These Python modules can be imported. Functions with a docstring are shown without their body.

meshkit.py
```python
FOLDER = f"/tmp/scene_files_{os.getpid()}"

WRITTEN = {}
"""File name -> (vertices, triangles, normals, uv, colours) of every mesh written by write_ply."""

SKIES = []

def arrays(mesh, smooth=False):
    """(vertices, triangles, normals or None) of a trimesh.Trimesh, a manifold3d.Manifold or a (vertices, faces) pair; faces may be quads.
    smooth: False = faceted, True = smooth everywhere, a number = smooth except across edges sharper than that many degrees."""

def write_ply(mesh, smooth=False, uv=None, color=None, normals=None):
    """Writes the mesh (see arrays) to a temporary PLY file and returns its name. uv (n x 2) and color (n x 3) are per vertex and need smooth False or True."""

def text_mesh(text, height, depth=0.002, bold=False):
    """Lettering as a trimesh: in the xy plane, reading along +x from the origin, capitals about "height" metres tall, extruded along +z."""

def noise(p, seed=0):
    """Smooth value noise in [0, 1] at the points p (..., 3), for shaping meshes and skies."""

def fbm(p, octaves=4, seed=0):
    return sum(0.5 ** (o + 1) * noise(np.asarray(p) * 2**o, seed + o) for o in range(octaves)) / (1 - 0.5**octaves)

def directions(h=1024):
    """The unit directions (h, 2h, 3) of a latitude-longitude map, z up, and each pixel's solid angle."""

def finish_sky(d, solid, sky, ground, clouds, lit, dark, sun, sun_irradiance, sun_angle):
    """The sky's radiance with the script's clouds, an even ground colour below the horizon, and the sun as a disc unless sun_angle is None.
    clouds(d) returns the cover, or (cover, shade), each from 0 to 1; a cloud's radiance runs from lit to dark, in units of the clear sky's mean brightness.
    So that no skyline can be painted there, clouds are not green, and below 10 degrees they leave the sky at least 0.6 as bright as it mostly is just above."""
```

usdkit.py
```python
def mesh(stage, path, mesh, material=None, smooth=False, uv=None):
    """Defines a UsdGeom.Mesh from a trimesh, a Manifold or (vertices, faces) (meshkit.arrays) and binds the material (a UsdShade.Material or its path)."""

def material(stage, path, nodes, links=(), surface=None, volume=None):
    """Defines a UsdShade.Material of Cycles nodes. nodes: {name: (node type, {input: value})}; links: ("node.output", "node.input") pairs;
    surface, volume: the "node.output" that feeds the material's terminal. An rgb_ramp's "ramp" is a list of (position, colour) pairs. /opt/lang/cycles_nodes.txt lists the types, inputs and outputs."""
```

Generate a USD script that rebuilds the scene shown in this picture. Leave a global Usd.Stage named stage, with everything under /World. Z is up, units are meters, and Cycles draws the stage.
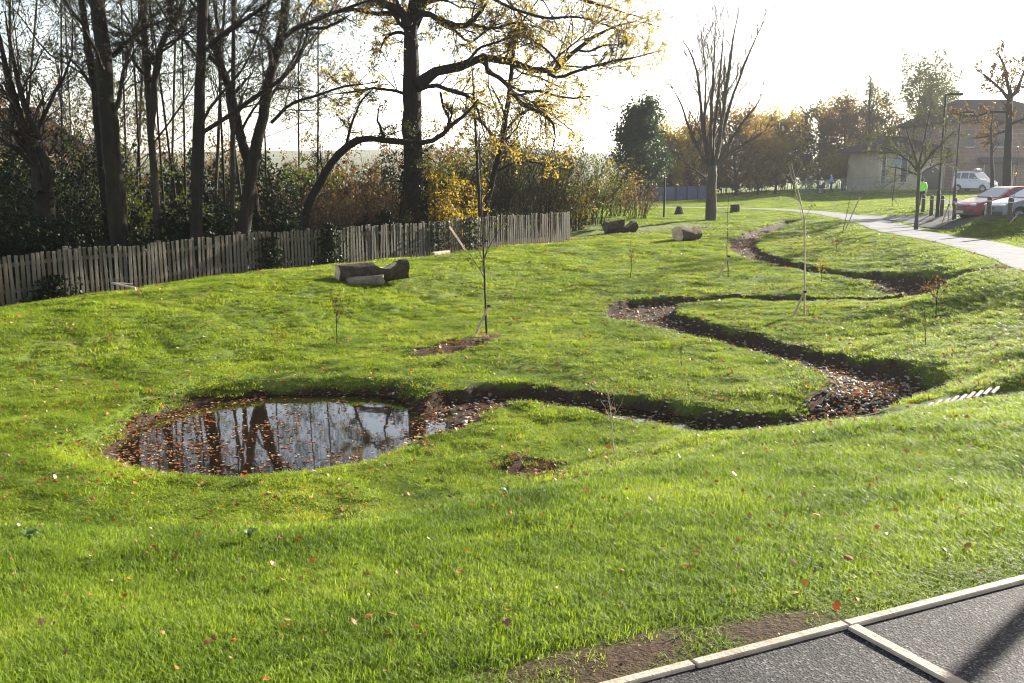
import math, random
import numpy as np
import trimesh, shapely, manifold3d
from manifold3d import Manifold, CrossSection
from scipy.interpolate import RBFInterpolator
from scipy.spatial import cKDTree
import usdkit, meshkit
from pxr import Usd, UsdGeom, UsdLux, UsdShade, Gf, Sdf, Vt

stage = Usd.Stage.CreateInMemory()
UsdGeom.SetStageUpAxis(stage, UsdGeom.Tokens.z)
UsdGeom.SetStageMetersPerUnit(stage, 1.0)
UsdGeom.Xform.Define(stage, '/World')
UsdGeom.Scope.Define(stage, '/World/Looks')

# ---------------------------------------------------------------- camera, sky, sun, exposure
EXPOSURE = 2.62
HAZE = 0.00011
SUN_AZ, SUN_EL = math.radians(44.0), math.radians(17.0)     # azimuth from +y towards +x
SUN_POWER, SKY_POWER = 1.25, 0.05
FPX, CX, CY, CAMZ = 995.0, 512.0, 341.5, 1.65
PITCH = math.radians(9.78)
cam = UsdGeom.Camera.Define(stage, '/World/camera')
cam.CreateHorizontalApertureAttr(36.0)
cam.CreateVerticalApertureAttr(36.0 * 683 / 1024)
cam.CreateFocalLengthAttr(36.0 * FPX / 1024)
cam.CreateClippingRangeAttr(Gf.Vec2f(0.05, 5000))
cam.CreateExposureAttr(EXPOSURE)
cam.AddTranslateOp().Set(Gf.Vec3d(0, 0, CAMZ))
cam.AddRotateXOp().Set(90 - math.degrees(PITCH))

SUN = np.array([math.sin(SUN_AZ) * math.cos(SUN_EL), math.cos(SUN_AZ) * math.cos(SUN_EL), math.sin(SUN_EL)])
sun = UsdLux.DistantLight.Define(stage, '/World/sun')
sun.CreateIntensityAttr(SUN_POWER)
sun.CreateAngleAttr(0.5)
sun.CreateNormalizeAttr(True)
sun.CreateColorAttr(Gf.Vec3f(1.0, 0.93, 0.80))
sun.AddRotateZOp().Set(-math.degrees(SUN_AZ))
sun.AddRotateXOp().Set(-(90 - math.degrees(SUN_EL)))
dome = UsdLux.DomeLight.Define(stage, '/World/sky')
dome.CreateIntensityAttr(1.0)
skymat = usdkit.material(stage, '/World/Looks/sky_air', {
    's': ('sky_texture', {'sky_type': 'single_scattering', 'sun_disc': False, 'sun_elevation': SUN_EL, 'sun_rotation': SUN_AZ,
                          'altitude': 50.0, 'air_density': 1.0, 'aerosol_density': 1.2, 'ozone_density': 1.0}),
    'h': ('hsv', {'hue': .5, 'saturation': .62, 'value': 1.0, 'fac': 1.0}), 'b': ('background_shader', {'strength': SKY_POWER})}, [('s.color', 'h.color'), ('h.color', 'b.color')], surface='b.background')
UsdShade.MaterialBindingAPI.Apply(dome.GetPrim()).Bind(skymat)
dome.GetPrim().SetCustomDataByKey('kind', 'structure')

# ---------------------------------------------------------------- pixel rays (only used to read positions off the photograph)
CP, SP = math.cos(PITCH), math.sin(PITCH)
def ray(px, py):
    a, b = (px - CX) / FPX, (CY - py) / FPX
    return np.array([a, CP + b * SP, -SP + b * CP])
def at_z(px, py, z):
    d = ray(px, py); t = (z - CAMZ) / d[2]
    return np.array([0, 0, CAMZ]) + d * t
def at_y(px, py, Y):
    d = ray(px, py); t = Y / d[1]
    return np.array([0, 0, CAMZ]) + d * t
def pxm(Y):
    return Y / FPX * 1.0            # metres per pixel at forward distance Y

def sstep(a, b, x):
    t = np.clip((x - a) / (b - a), 0, 1); return t * t * (3 - 2 * t)

# ---------------------------------------------------------------- helpers for prims
_taken = {}
def numbered(path):
    n = _taken.get(path, 0); _taken[path] = n + 1
    return path if n == 0 else f'{path}_{n:03d}'
def tag(prim, label=None, cat=None, group=None, kind=None):
    for k, v in (('label', label), ('category', cat), ('group', group), ('kind', kind)):
        if v: prim.SetCustomDataByKey(k, v)
    return prim
class Thing:
    """An Xform at the thing's base; parts are given in world coordinates unless local=True."""
    def __init__(self, name, label=None, cat=None, base=(0, 0, 0), rotz=0.0, group=None, kind=None, local=False):
        self.path = numbered('/World/' + name)
        x = UsdGeom.Xform.Define(stage, self.path)
        self.base = np.asarray(base, float); self.rot = rotz; self.local = local
        x.AddTranslateOp().Set(Gf.Vec3d(*map(float, self.base)))
        if rotz: x.AddRotateZOp().Set(math.degrees(rotz))
        self.prim = tag(x.GetPrim(), label, cat, group, kind)
    def part(self, name, mesh, mat, parent=None, label=None, smooth=False, kind=None, local=None):
        v, f, n = meshkit.arrays(mesh, False)
        if not (self.local if local is None else local):
            v = v - self.base
            if self.rot:
                c, s = math.cos(-self.rot), math.sin(-self.rot)
                v = np.stack([c * v[:, 0] - s * v[:, 1], s * v[:, 0] + c * v[:, 1], v[:, 2]], 1)
        p = numbered((parent or self.path) + '/' + name)
        usdkit.mesh(stage, p, trimesh.Trimesh(v, f, process=False), mat, smooth=smooth)
        tag(stage.GetPrimAtPath(p), label, None, None, kind)
        return p
def dup(t, base, rotz=0.0, label=None, group=None):
    was = t.prim.GetCustomData()
    name = t.path.split('/')[-1]
    if name[-4:-3] == '_' and name[-3:].isdigit(): name = name[:-4]
    p = numbered('/World/' + name)
    x = UsdGeom.Xform.Define(stage, p)
    x.GetPrim().GetReferences().AddInternalReference(t.path)
    x.ClearXformOpOrder()
    x.AddTranslateOp(opSuffix='place').Set(Gf.Vec3d(*map(float, base)))
    x.AddRotateZOp(opSuffix='turn').Set(math.degrees(rotz))
    x.GetPrim().SetInstanceable(True)
    tag(x.GetPrim(), label or was.get('label'), was.get('category'), group or was.get('group'))
    return x.GetPrim()
def single(name, mesh, mat, label=None, cat=None, group=None, kind=None, smooth=False):
    p = numbered('/World/' + name)
    usdkit.mesh(stage, p, mesh, mat, smooth=smooth)
    return tag(stage.GetPrimAtPath(p), label, cat, group, kind)
def scatter(path, protos, mats, pos, quat, scale, idx):
    """A PointInstancer; quat is (N,4) w,x,y,z."""
    pi = UsdGeom.PointInstancer.Define(stage, path)
    rel = pi.CreatePrototypesRel()
    for k, m in enumerate(protos):
        p = f'{path}/kinds/kind_{k:03d}'
        usdkit.mesh(stage, p, m, mats[k])
        rel.AddTarget(p)
    pi.CreatePositionsAttr(Vt.Vec3fArray.FromNumpy(np.asarray(pos, np.float32)))
    q = np.asarray(quat, np.float32)
    pi.CreateOrientationsAttr(Vt.QuathArray([Gf.Quath(float(a), float(b), float(c), float(d)) for a, b, c, d in q]))
    s = np.asarray(scale, np.float32)
    if s.ndim == 1: s = np.repeat(s[:, None], 3, 1)
    pi.CreateScalesAttr(Vt.Vec3fArray.FromNumpy(s))
    pi.CreateProtoIndicesAttr(Vt.IntArray.FromNumpy(np.asarray(idx, np.int32)))
    return pi.GetPrim()

# ---------------------------------------------------------------- materials
def M(name, nodes, links, surface='p.BSDF', volume=None):
    return usdkit.material(stage, '/World/Looks/' + name, nodes, links, surface=surface, volume=volume)
def surf(name, stops, scale=6.0, rough=0.8, bump=0.0, bscale=None, detail=5, obj=False, stretch=None, metallic=0.0, ior=1.5, spec=.15, distortion=0.0, coat=0.0, bdist=0.02):
    """Noise-driven colour between the stops, with an optional bump."""
    src = 'c.object' if obj else 'g.position'
    nodes = {'g': ('geometry', {}), 'c': ('texture_coordinate', {}), 'm': ('mapping', {'scale': stretch or (1, 1, 1)}),
             'n': ('noise_texture', {'scale': scale, 'detail': detail, 'roughness': 0.62, 'distortion': distortion}),
             'r': ('rgb_ramp', {'ramp': stops}),
             'p': ('principled_bsdf', {'roughness': rough, 'metallic': metallic, 'ior': ior, 'specular_ior_level': spec, 'coat_weight': coat})}
    if obj: nodes.pop('g')
    else: nodes.pop('c')
    links = [(src, 'm.vector'), ('m.vector', 'n.vector'), ('n.fac', 'r.fac'), ('r.color', 'p.base_color')]
    if bump:
        nodes['n2'] = ('noise_texture', {'scale': bscale or scale * 4, 'detail': 6, 'roughness': 0.65})
        nodes['b'] = ('bump', {'strength': bump, 'distance': bdist})
        links += [('m.vector', 'n2.vector'), ('n2.fac', 'b.height'), ('b.normal', 'p.normal')]
    return M(name, nodes, links)
def leafmat(name, stops, trans=0.4, rough=0.5, island=True, tcol=None):
    nodes = {'i': ('geometry', {}) if island else ('object_info', {}), 'r': ('rgb_ramp', {'ramp': stops}),
             'h': ('mix', {'mix_type': 'multiply', 'fac': 1.0, 'color2': tcol or (1.35, 1.3, 0.6)}),
             'p': ('principled_bsdf', {'roughness': rough, 'specular_ior_level': .1}), 't': ('translucent_bsdf', {}), 'x': ('mix_closure', {'fac': trans})}
    links = [('i.random_per_island' if island else 'i.random', 'r.fac'), ('r.color', 'p.base_color'), ('r.color', 'h.color1'), ('h.color', 't.color'),
             ('p.BSDF', 'x.closure1'), ('t.BSDF', 'x.closure2')]
    return M(name, nodes, links, 'x.closure')

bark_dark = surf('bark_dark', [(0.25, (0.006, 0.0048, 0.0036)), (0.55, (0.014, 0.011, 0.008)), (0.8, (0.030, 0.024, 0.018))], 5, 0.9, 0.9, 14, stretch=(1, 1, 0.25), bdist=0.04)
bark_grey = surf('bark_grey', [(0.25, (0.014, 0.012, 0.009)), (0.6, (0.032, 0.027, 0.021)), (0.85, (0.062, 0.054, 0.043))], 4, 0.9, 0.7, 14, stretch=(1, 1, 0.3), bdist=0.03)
bark_pale = surf('bark_pale', [(0.25, (0.035, 0.03, 0.024)), (0.6, (0.075, 0.065, 0.052)), (0.85, (0.12, 0.107, 0.088))], 4, 0.9, 0.7, 14, stretch=(1, 1, 0.3), bdist=0.03)
twig_mid = surf('twig_mid', [(0.3, (0.045, 0.035, 0.027)), (0.7, (0.09, 0.072, 0.056))], 3, 0.85)
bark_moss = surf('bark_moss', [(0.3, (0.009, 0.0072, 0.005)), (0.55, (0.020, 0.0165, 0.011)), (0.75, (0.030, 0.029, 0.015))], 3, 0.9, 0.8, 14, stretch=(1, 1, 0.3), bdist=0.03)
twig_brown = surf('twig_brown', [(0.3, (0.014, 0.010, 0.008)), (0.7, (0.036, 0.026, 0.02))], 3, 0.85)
twig_red = surf('twig_red', [(0.3, (0.05, 0.028, 0.018)), (0.7, (0.10, 0.06, 0.04))], 3, 0.85)
twig_pale = surf('twig_pale', [(0.3, (0.20, 0.16, 0.11)), (0.7, (0.36, 0.30, 0.22))], 5, 0.8)
leaf_yellow = leafmat('leaf_yellow', [(0, (0.20, 0.15, 0.03)), (0.4, (0.28, 0.23, 0.045)), (0.7, (0.16, 0.17, 0.035)), (1, (0.22, 0.12, 0.03))], 0.5)
leaf_orange = leafmat('leaf_orange', [(0, (0.15, 0.095, 0.035)), (0.4, (0.22, 0.155, 0.05)), (0.7, (0.11, 0.09, 0.035)), (1, (0.26, 0.20, 0.06))], 0.5)
leaf_olive = leafmat('leaf_olive', [(0, (0.05, 0.062, 0.018)), (0.4, (0.10, 0.10, 0.028)), (0.75, (0.17, 0.14, 0.036)), (1, (0.13, 0.085, 0.03))], 0.42)
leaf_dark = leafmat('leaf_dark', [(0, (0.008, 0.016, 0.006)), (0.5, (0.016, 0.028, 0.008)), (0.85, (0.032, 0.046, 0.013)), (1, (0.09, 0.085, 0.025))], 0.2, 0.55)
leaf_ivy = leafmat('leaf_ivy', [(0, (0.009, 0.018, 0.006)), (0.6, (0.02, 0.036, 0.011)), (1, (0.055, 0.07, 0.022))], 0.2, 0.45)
leaf_brown = leafmat('leaf_brown', [(0, (0.10, 0.06, 0.03)), (0.5, (0.17, 0.11, 0.05)), (1, (0.22, 0.16, 0.06))], 0.4)
leaf_conifer = leafmat('leaf_conifer', [(0, (0.025, 0.045, 0.03)), (0.6, (0.05, 0.075, 0.045)), (1, (0.10, 0.11, 0.05))], 0.25)
leaf_oak = leafmat('leaf_oak', [(0, (0.20, 0.15, 0.04)), (0.3, (0.34, 0.22, 0.05)), (0.6, (0.40, 0.23, 0.05)), (0.85, (0.34, 0.15, 0.045)), (1, (0.46, 0.26, 0.08))], 0.78)
leaf_weed = leafmat('leaf_weed', [(0, (0.10, 0.15, 0.06)), (1, (0.20, 0.24, 0.12))], 0.3)
# ---------------------------------------------------------------- the lie of the land
W = []      # control points x, y, z
def wp(*pts):
    for p in pts: W.append(p)
def pp(*pts):
    for px, py, z in pts: W.append(tuple(at_z(px, py, z)))
wp((-4, -4, -.05), (3, -4, 0), (-8, -1, -.35), (0.0, 0, 0), (0.36, 3.0, 0), (1.2, 3.43, 0), (2.1, 3.87, 0), (4, 4.8, 0), (7, 6.3, 0), (10, 8, 0),
   (2, 1, 0), (6, 3, 0), (12, 6, 0), (16.5, 14, -.22), (9.3, 10, -.36), (-14, 2, -.6), (22, 0, 0))
pp((0, 683, -.15), (250, 683, -.1), (200, 610, -.25), (450, 600, -.2), (650, 560, -.2), (850, 500, -.3))
crest = [(-250, 525, -.62), (-100, 528, -.55), (0, 530, -.5), (110, 533, -.5), (220, 534, -.5), (330, 530, -.5), (430, 514, -.5), (520, 495, -.52), (610, 476, -.6), (700, 456, -.75)]
pp(*crest)
CRP = np.array([at_z(*c) for c in crest])
for (x, y, z), k in zip(CRP, (1, 1, 1, 1, 1, 1, 1, .9, .6, .3)):
    n = np.array([x, y]) / math.hypot(x, y)
    W.append((x + n[0] * .8, y + n[1] * .8, z - .50 * k))
    W.append((x + n[0] * 1.7, y + n[1] * 1.7, z - .92 * k))
    m = np.array([x, y]) / math.hypot(x, y)
    W.append((x - m[0] * .9, y - m[1] * .9, z + .17))
pp((0, 508, -1.62), (100, 505, -1.7), (300, 506, -1.76), (450, 488, -1.74), (560, 470, -1.68), (680, 443, -1.5), (780, 436, -1.25), (-250, 480, -1.6))
pp((60, 430, -1.66), (150, 398, -1.70), (290, 383, -1.72), (440, 385, -1.72), (240, 492, -1.78), (420, 470, -1.76), (-200, 440, -1.6),
   (560, 440, -1.75), (640, 370, -1.69), (760, 385, -1.66), (700, 440, -1.58), (820, 430, -1.35), (900, 410, -1.12), (985, 398, -.92),
   (487, 335, -1.58), (560, 350, -1.62), (640, 300, -1.5), (760, 310, -1.5), (860, 350, -1.52), (760, 290, -1.45), (900, 290, -1.38),
   (740, 270, -1.3), (740, 242, -1.15), (850, 270, -1.28), (850, 285, -1.38), (790, 222, -1.05), (820, 240, -1.12), (920, 330, -1.42), (700, 275, -1.3))
pp((1024, 300, -.74), (1024, 330, -.84), (1024, 360, -.84), (1024, 400, -.65), (1024, 480, -.22), (960, 300, -1.0), (950, 275, -.90), (960, 360, -1.10), (900, 262, -1.08), (860, 243, -1.02), (925, 268, -.99), (900, 283, -1.25), (922, 292, -1.17))
pp((0, 345, -1.15), (85, 331, -1.135), (170, 317, -1.12), (255, 303, -1.095), (340, 289, -1.07), (395, 279, -1.05), (450, 269, -1.03), (510, 258, -1.005), (570, 248, -.985), (640, 237, -.94), (700, 222, -.97), (-250, 385, -1.2), (745, 222, -1.0))
pp((0, 378, -1.47), (85, 363, -1.465), (170, 348, -1.46), (255, 331, -1.445), (340, 314, -1.43), (395, 302, -1.40), (450, 291, -1.37), (520, 277, -1.32), (600, 262, -1.25), (-200, 412, -1.5), (660, 254, -1.18))
pp((0, 309, -1.3), (150, 288, -1.28), (300, 270, -1.25), (420, 257, -1.17), (570, 241, -1.1), (640, 222, -1.0), (711, 216, -.97), (-300, 350, -1.35))
PATHPX = [(640, 207.5, -1.0), (700, 207.5, -1.0), (770, 209, -.95), (820, 212.5, -.88), (855, 218, -.83), (880, 224, -.79), (905, 231.5, -.75), (960, 241, -.70), (1024, 256.5, -.62), (1100, 276, -.52)]
pp(*PATHPX)
PATHW = [tuple(at_z(*p)) for p in PATHPX] + [(13.4, 13.0, -.26), (14.8, 8.0, -.06)]
pp((1024, 222, -.18), (960, 219, -.18), (920, 213, -.36), (1024, 235, -.5), (960, 192, -.2), (860, 191, -.25), (800, 200, -.85), (720, 203, -1.0), (825, 195, -.9), (1100, 200, -.1), (1300, 230, -.1), (1100, 340, -.5), (1100, 300, -.5))
wp((-30, 60, -2.2), (-10, 60, -1.6), (8, 75, -1.0), (-45, 30, -2.0), (-30, 12, -1.4), (60, 60, 0), (60, 110, 0), (0, 130, -1.5), (30, 130, -.6), (-60, 120, -4), (80, 20, .1), (40, 0, 0), (-30, -10, -.4), (-80, 40, -4), (120, 140, 0))
W = np.array(W)
_, keep = np.unique(np.round(W[:, :2], 1), axis=0, return_index=True)
W = W[np.sort(keep)]
rbf = RBFInterpolator(W[:, :2], W[:, 2], kernel='thin_plate_spline', smoothing=0.004)
def H0(xy):
    xy = np.atleast_2d(np.asarray(xy, float))
    out = np.empty(len(xy))
    for i in range(0, len(xy), 60000):
        out[i:i + 60000] = rbf(xy[i:i + 60000])
    r = np.hypot(xy[:, 0], xy[:, 1] - 40)
    far = -1.5 - 2.5 * sstep(40, -80, xy[:, 0])
    return np.clip(out + (far - out) * sstep(95, 150, r), -6, 1.5)
_ts = np.geomspace(2.2, 160, 1500)
def on0(px, py):
    d = ray(px, py); d = d / d[1]
    P = np.array([0, 0, CAMZ]) + _ts[:, None] * d
    below = P[:, 2] < H0(P[:, :2])
    k = int(np.argmax(below)) if below.any() else len(_ts) - 1
    return P[k]

# ---- path on the right, stream, pond
def dense(pts, step=0.1):
    pts = np.asarray(pts, float)
    # Catmull-Rom through the points, then even spacing
    q = np.vstack([2 * pts[0] - pts[1], pts, 2 * pts[-1] - pts[-2]]); out = []
    for i in range(len(pts) - 1):
        a, b, c, d = q[i], q[i + 1], q[i + 2], q[i + 3]
        for t in np.linspace(0, 1, 24, endpoint=False):
            out.append(.5 * (2 * b + (c - a) * t + (2 * a - 5 * b + 4 * c - d) * t * t + (3 * b - a - 3 * c + d) * t ** 3))
    out = np.array(out + [pts[-1]])
    s = np.r_[0, np.cumsum(np.linalg.norm(np.diff(out[:, :2], axis=0), axis=1))]
    n = max(2, int(s[-1] / step))
    return np.stack([np.interp(np.linspace(0, s[-1], n), s, out[:, k]) for k in range(out.shape[1])], 1)
PATHC = dense(PATHW, 0.25)
pathtree = cKDTree(PATHC[:, :2]); PATH_HALF = 0.98
STREAM_PX = [(425, 420, .55), (450, 408, .52), (485, 398, .48), (525, 394, .45), (575, 399, .45), (630, 408, .48), (690, 417, .5), (750, 423, .48), (800, 420, .5), (842, 407, .50), (868, 396, .62), (884, 385, .60), (874, 374, .46),
             (845, 364, .42), (800, 354, .40), (750, 342, .42), (700, 330, .48), (662, 319, .6), (640, 311, .7), (655, 302, .55), (715, 298, .36), (800, 298.5, .36), (860, 299, .4), (908, 296, .55), (924, 289, .6),
             (900, 280, .5), (850, 274, .45), (795, 266, .45), (758, 256, .5), (744, 247, .55), (745, 239, .5), (765, 230, .45), (792, 221, .4)]
STREAM = dense([np.r_[on0(a, b), w * (1.28 if i_ < 22 else 1.1)] for i_, (a, b, w) in enumerate(STREAM_PX)], 0.08)
SPUR = dense([np.r_[on0(a, b), w] for a, b, w in [(918, 289, .4), (950, 284, .3), (975, 279, .25), (997, 275, .15)]], 0.08)
WATER_Z = -1.93
# bed height along the stream
s_arc = np.r_[0, np.cumsum(np.linalg.norm(np.diff(STREAM[:, :2], axis=0), axis=1))]
bed = H0(STREAM[:, :2]) - 0.19 + .08 * np.exp(-((STREAM[:, 0] - on0(868, 393)[0]) ** 2 + (STREAM[:, 1] - on0(868, 393)[1]) ** 2) / .9)
bed = np.convolve(np.pad(bed, 20, mode='edge'), np.ones(41) / 41, 'valid')
def arc_of(px, py):
    p = on0(px, py); return s_arc[np.argmin(np.hypot(STREAM[:, 0] - p[0], STREAM[:, 1] - p[1]))]
sA, sB, sC, sD = arc_of(440, 412), arc_of(590, 401), arc_of(735, 422), arc_of(810, 418)
lowbed = np.interp(s_arc, [0, sA, (sA + sB) / 2, sB, sB + .6, sC - .6, sC + .5, sD], [-1.98, -1.905, -1.885, -1.90, -1.955, -1.955, -1.90, -1.86])
wgt = sstep(sD, sD + 2.5, s_arc)
bed = np.minimum(lowbed * (1 - wgt) + bed * wgt, H0(STREAM[:, :2]) - .17)
spurbed = np.linspace(bed[np.argmin(np.hypot(STREAM[:, 0] - SPUR[0, 0], STREAM[:, 1] - SPUR[0, 1]))], H0(SPUR[-1:, :2])[0] - .05, len(SPUR))
ALLS = np.vstack([STREAM, SPUR]); ALLB = np.r_[bed, spurbed]
streamtree = cKDTree(ALLS[:, :2])
POND_PX = [(112, 456), (122, 440), (150, 421), (195, 405), (250, 397), (310, 394), (360, 394), (398, 399), (416, 412), (419, 428), (410, 444), (380, 460), (330, 471), (270, 479), (215, 481), (160, 475), (125, 466)]
pond_w = dense([at_z(a, b, WATER_Z) for a, b in POND_PX + POND_PX[:1]], 0.1)
rp = np.random.default_rng(5)
pond_poly = shapely.Polygon(pond_w[:, :2]).buffer(0)
pondtree = cKDTree(pond_w[:, :2])
CHUTE = [on0(868, 416), on0(924, 408.5), on0(999, 390.5)]    # slatted drain channel
def Hraw(xy):
    """Terrain height and the masks used for colour and planting."""
    xy = np.atleast_2d(np.asarray(xy, float))
    h = H0(xy)
    n1 = meshkit.fbm(np.c_[xy * 1.1, np.zeros(len(xy))], 3, 3) - .5
    n2 = meshkit.fbm(np.c_[xy * 4.5, np.zeros(len(xy))], 3, 9) - .5
    near = sstep(.0, 2.5, edge_dist(xy))
    h = h + (n1 * (.08 + .05 * sstep(7, 10, xy[:, 1])) + n2 * (.045 + .04 * sstep(7, 10, xy[:, 1]))) * near * (1 - sstep(60, 90, xy[:, 1]))
    # stream
    d, i = streamtree.query(xy)
    half = ALLS[i, 3] * .86
    wob = (meshkit.noise(np.c_[xy * 2.3, np.ones(len(xy))], 4) - .5) * .16 + (meshkit.noise(np.c_[xy * 7, np.ones(len(xy))], 14) - .5) * .1
    dd = d - half + wob
    chan = ALLB[i] + np.maximum(dd, 0) * 1.7 + n2 * .05
    h = np.where(d < 3, np.minimum(h, np.maximum(chan, ALLB[i] - .02)), h)
    # pond
    d, _ = pondtree.query(xy)
    inside = shapely.contains_xy(pond_poly, xy[:, 0], xy[:, 1])
    farside = sstep(12.0, 13.5, xy[:, 1]) 
    slope = .34 + .4 * farside
    ph = np.where(inside, WATER_Z - np.minimum(d * .35, .3), WATER_Z + d * slope + wob * .25 + n2 * .05)
    h = np.where((d < 3) | inside, np.minimum(h, ph), h)
    # paths: flat beneath
    d, i = pathtree.query(xy)
    t = 1 - sstep(PATH_HALF + .05, PATH_HALF + 2.2, d)
    h = h * (1 - t) + (PATHC[i, 2] - .012) * t
    e = edge_dist(xy)
    t = 1 - sstep(-.02, .35, e)
    h = h * (1 - t) + (-.012) * t
    h = np.where(e < -.03, -.05, h)
    # drain
    a, b = CHUTE[0][:2], CHUTE[2][:2]
    u = np.clip(((xy - a) @ (b - a)) / ((b - a) @ (b - a)), 0, 1)
    q = a + u[:, None] * (b - a)
    d = np.hypot(*(xy - q).T)
    zc = np.interp(u, [0, .25, 1], [CHUTE[0][2] - .02, CHUTE[1][2], CHUTE[2][2]])
    h = np.where(d < 1.2, np.minimum(h, zc - .09 + np.maximum(d - .24, 0) * .34), h)
    return h
# edge of the near path: a line; positive on the lawn side
E0, E1 = at_z(615, 683, 0)[:2], at_z(845, 624, 0)[:2]
E2 = at_z(1024, 577.5, 0)[:2]
ED = (E2 - E0) / np.linalg.norm(E2 - E0); EN = np.array([-ED[1], ED[0]])
def edge_dist(xy):
    return (np.atleast_2d(xy) - E1) @ EN
def on(px, py, dz=0.0):
    """The point of the built ground that the photograph shows at this pixel."""
    d = ray(px, py); d = d / d[1]
    P = np.array([0, 0, CAMZ]) + _ts[:, None] * d
    below = P[:, 2] < Hraw(P[:, :2])
    k = int(np.argmax(below)) if below.any() else len(_ts) - 1
    p = P[k].copy(); p[2] = Hraw(p[None, :2])[0] + dz
    return p
def gz(x, y): return float(Hraw([[x, y]])[0])

def poly_on(pts): return shapely.Polygon([on(a, b)[:2] for a, b in pts]).buffer(0)
SOIL = [poly_on([(398, 359), (420, 349), (455, 341), (488, 333), (506, 336), (500, 341), (470, 350), (435, 357)]),
        poly_on([(470, 461), (520, 456), (560, 464), (578, 477), (560, 483), (500, 474)]),
        poly_on([(420, 400), (446, 398), (452, 425), (425, 452), (412, 446), (422, 425)]),
        poly_on([(450, 690), (490, 662), (560, 648), (640, 632), (720, 622), (790, 604), (860, 606), (856, 622), (760, 648), (650, 674), (612, 690)])]
THATCH = [poly_on([(770, 243), (800, 230), (850, 238), (880, 252), (850, 262), (800, 258)])]
def polydist(poly, xy):
    """negative inside"""
    b = np.array(poly.exterior.coords); 
    bb = np.vstack([np.linspace(b[i], b[i + 1], 12, endpoint=False) for i in range(len(b) - 1)])
    d, _ = cKDTree(bb).query(xy)
    return np.where(shapely.contains_xy(poly, xy[:, 0], xy[:, 1]), -d, d)
def masks(xy):
    """bare: 1 = no grass; litter: how many leaves"""
    xy = np.atleast_2d(xy)
    nz = (meshkit.fbm(np.c_[xy * 3, np.zeros(len(xy))], 3, 21) - .5)
    bare = np.zeros(len(xy)); soil = np.zeros(len(xy))
    d, i = streamtree.query(xy); half = ALLS[i, 3] * .86
    ch = 1 - sstep(.10, .19, d - half + nz * .18)
    pd, _ = pondtree.query(xy); inside = shapely.contains_xy(pond_poly, xy[:, 0], xy[:, 1])
    pd = np.where(inside, -pd, pd)
    lobe = np.clip(1.2 - np.hypot((xy[:, 0] - pond_w[:, 0].min()) , (xy[:, 1] - 12.6)) / 1.6, 0, 1)
    pn = 1 - sstep(.05, .16, pd + nz * .32 - lobe * .03)
    for k, p in enumerate(SOIL):
        sd = polydist(p, xy)
        soil = np.maximum(soil, 1 - sstep(-.12, .12, sd + nz * (.5 if k < 3 else .35)))
    path = np.maximum(1 - sstep(PATH_HALF, PATH_HALF + .06, pathtree.query(xy)[0]), (edge_dist(xy) < .03) * 1.0)
    return ch, pn, soil, path, pd, d - half
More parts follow.
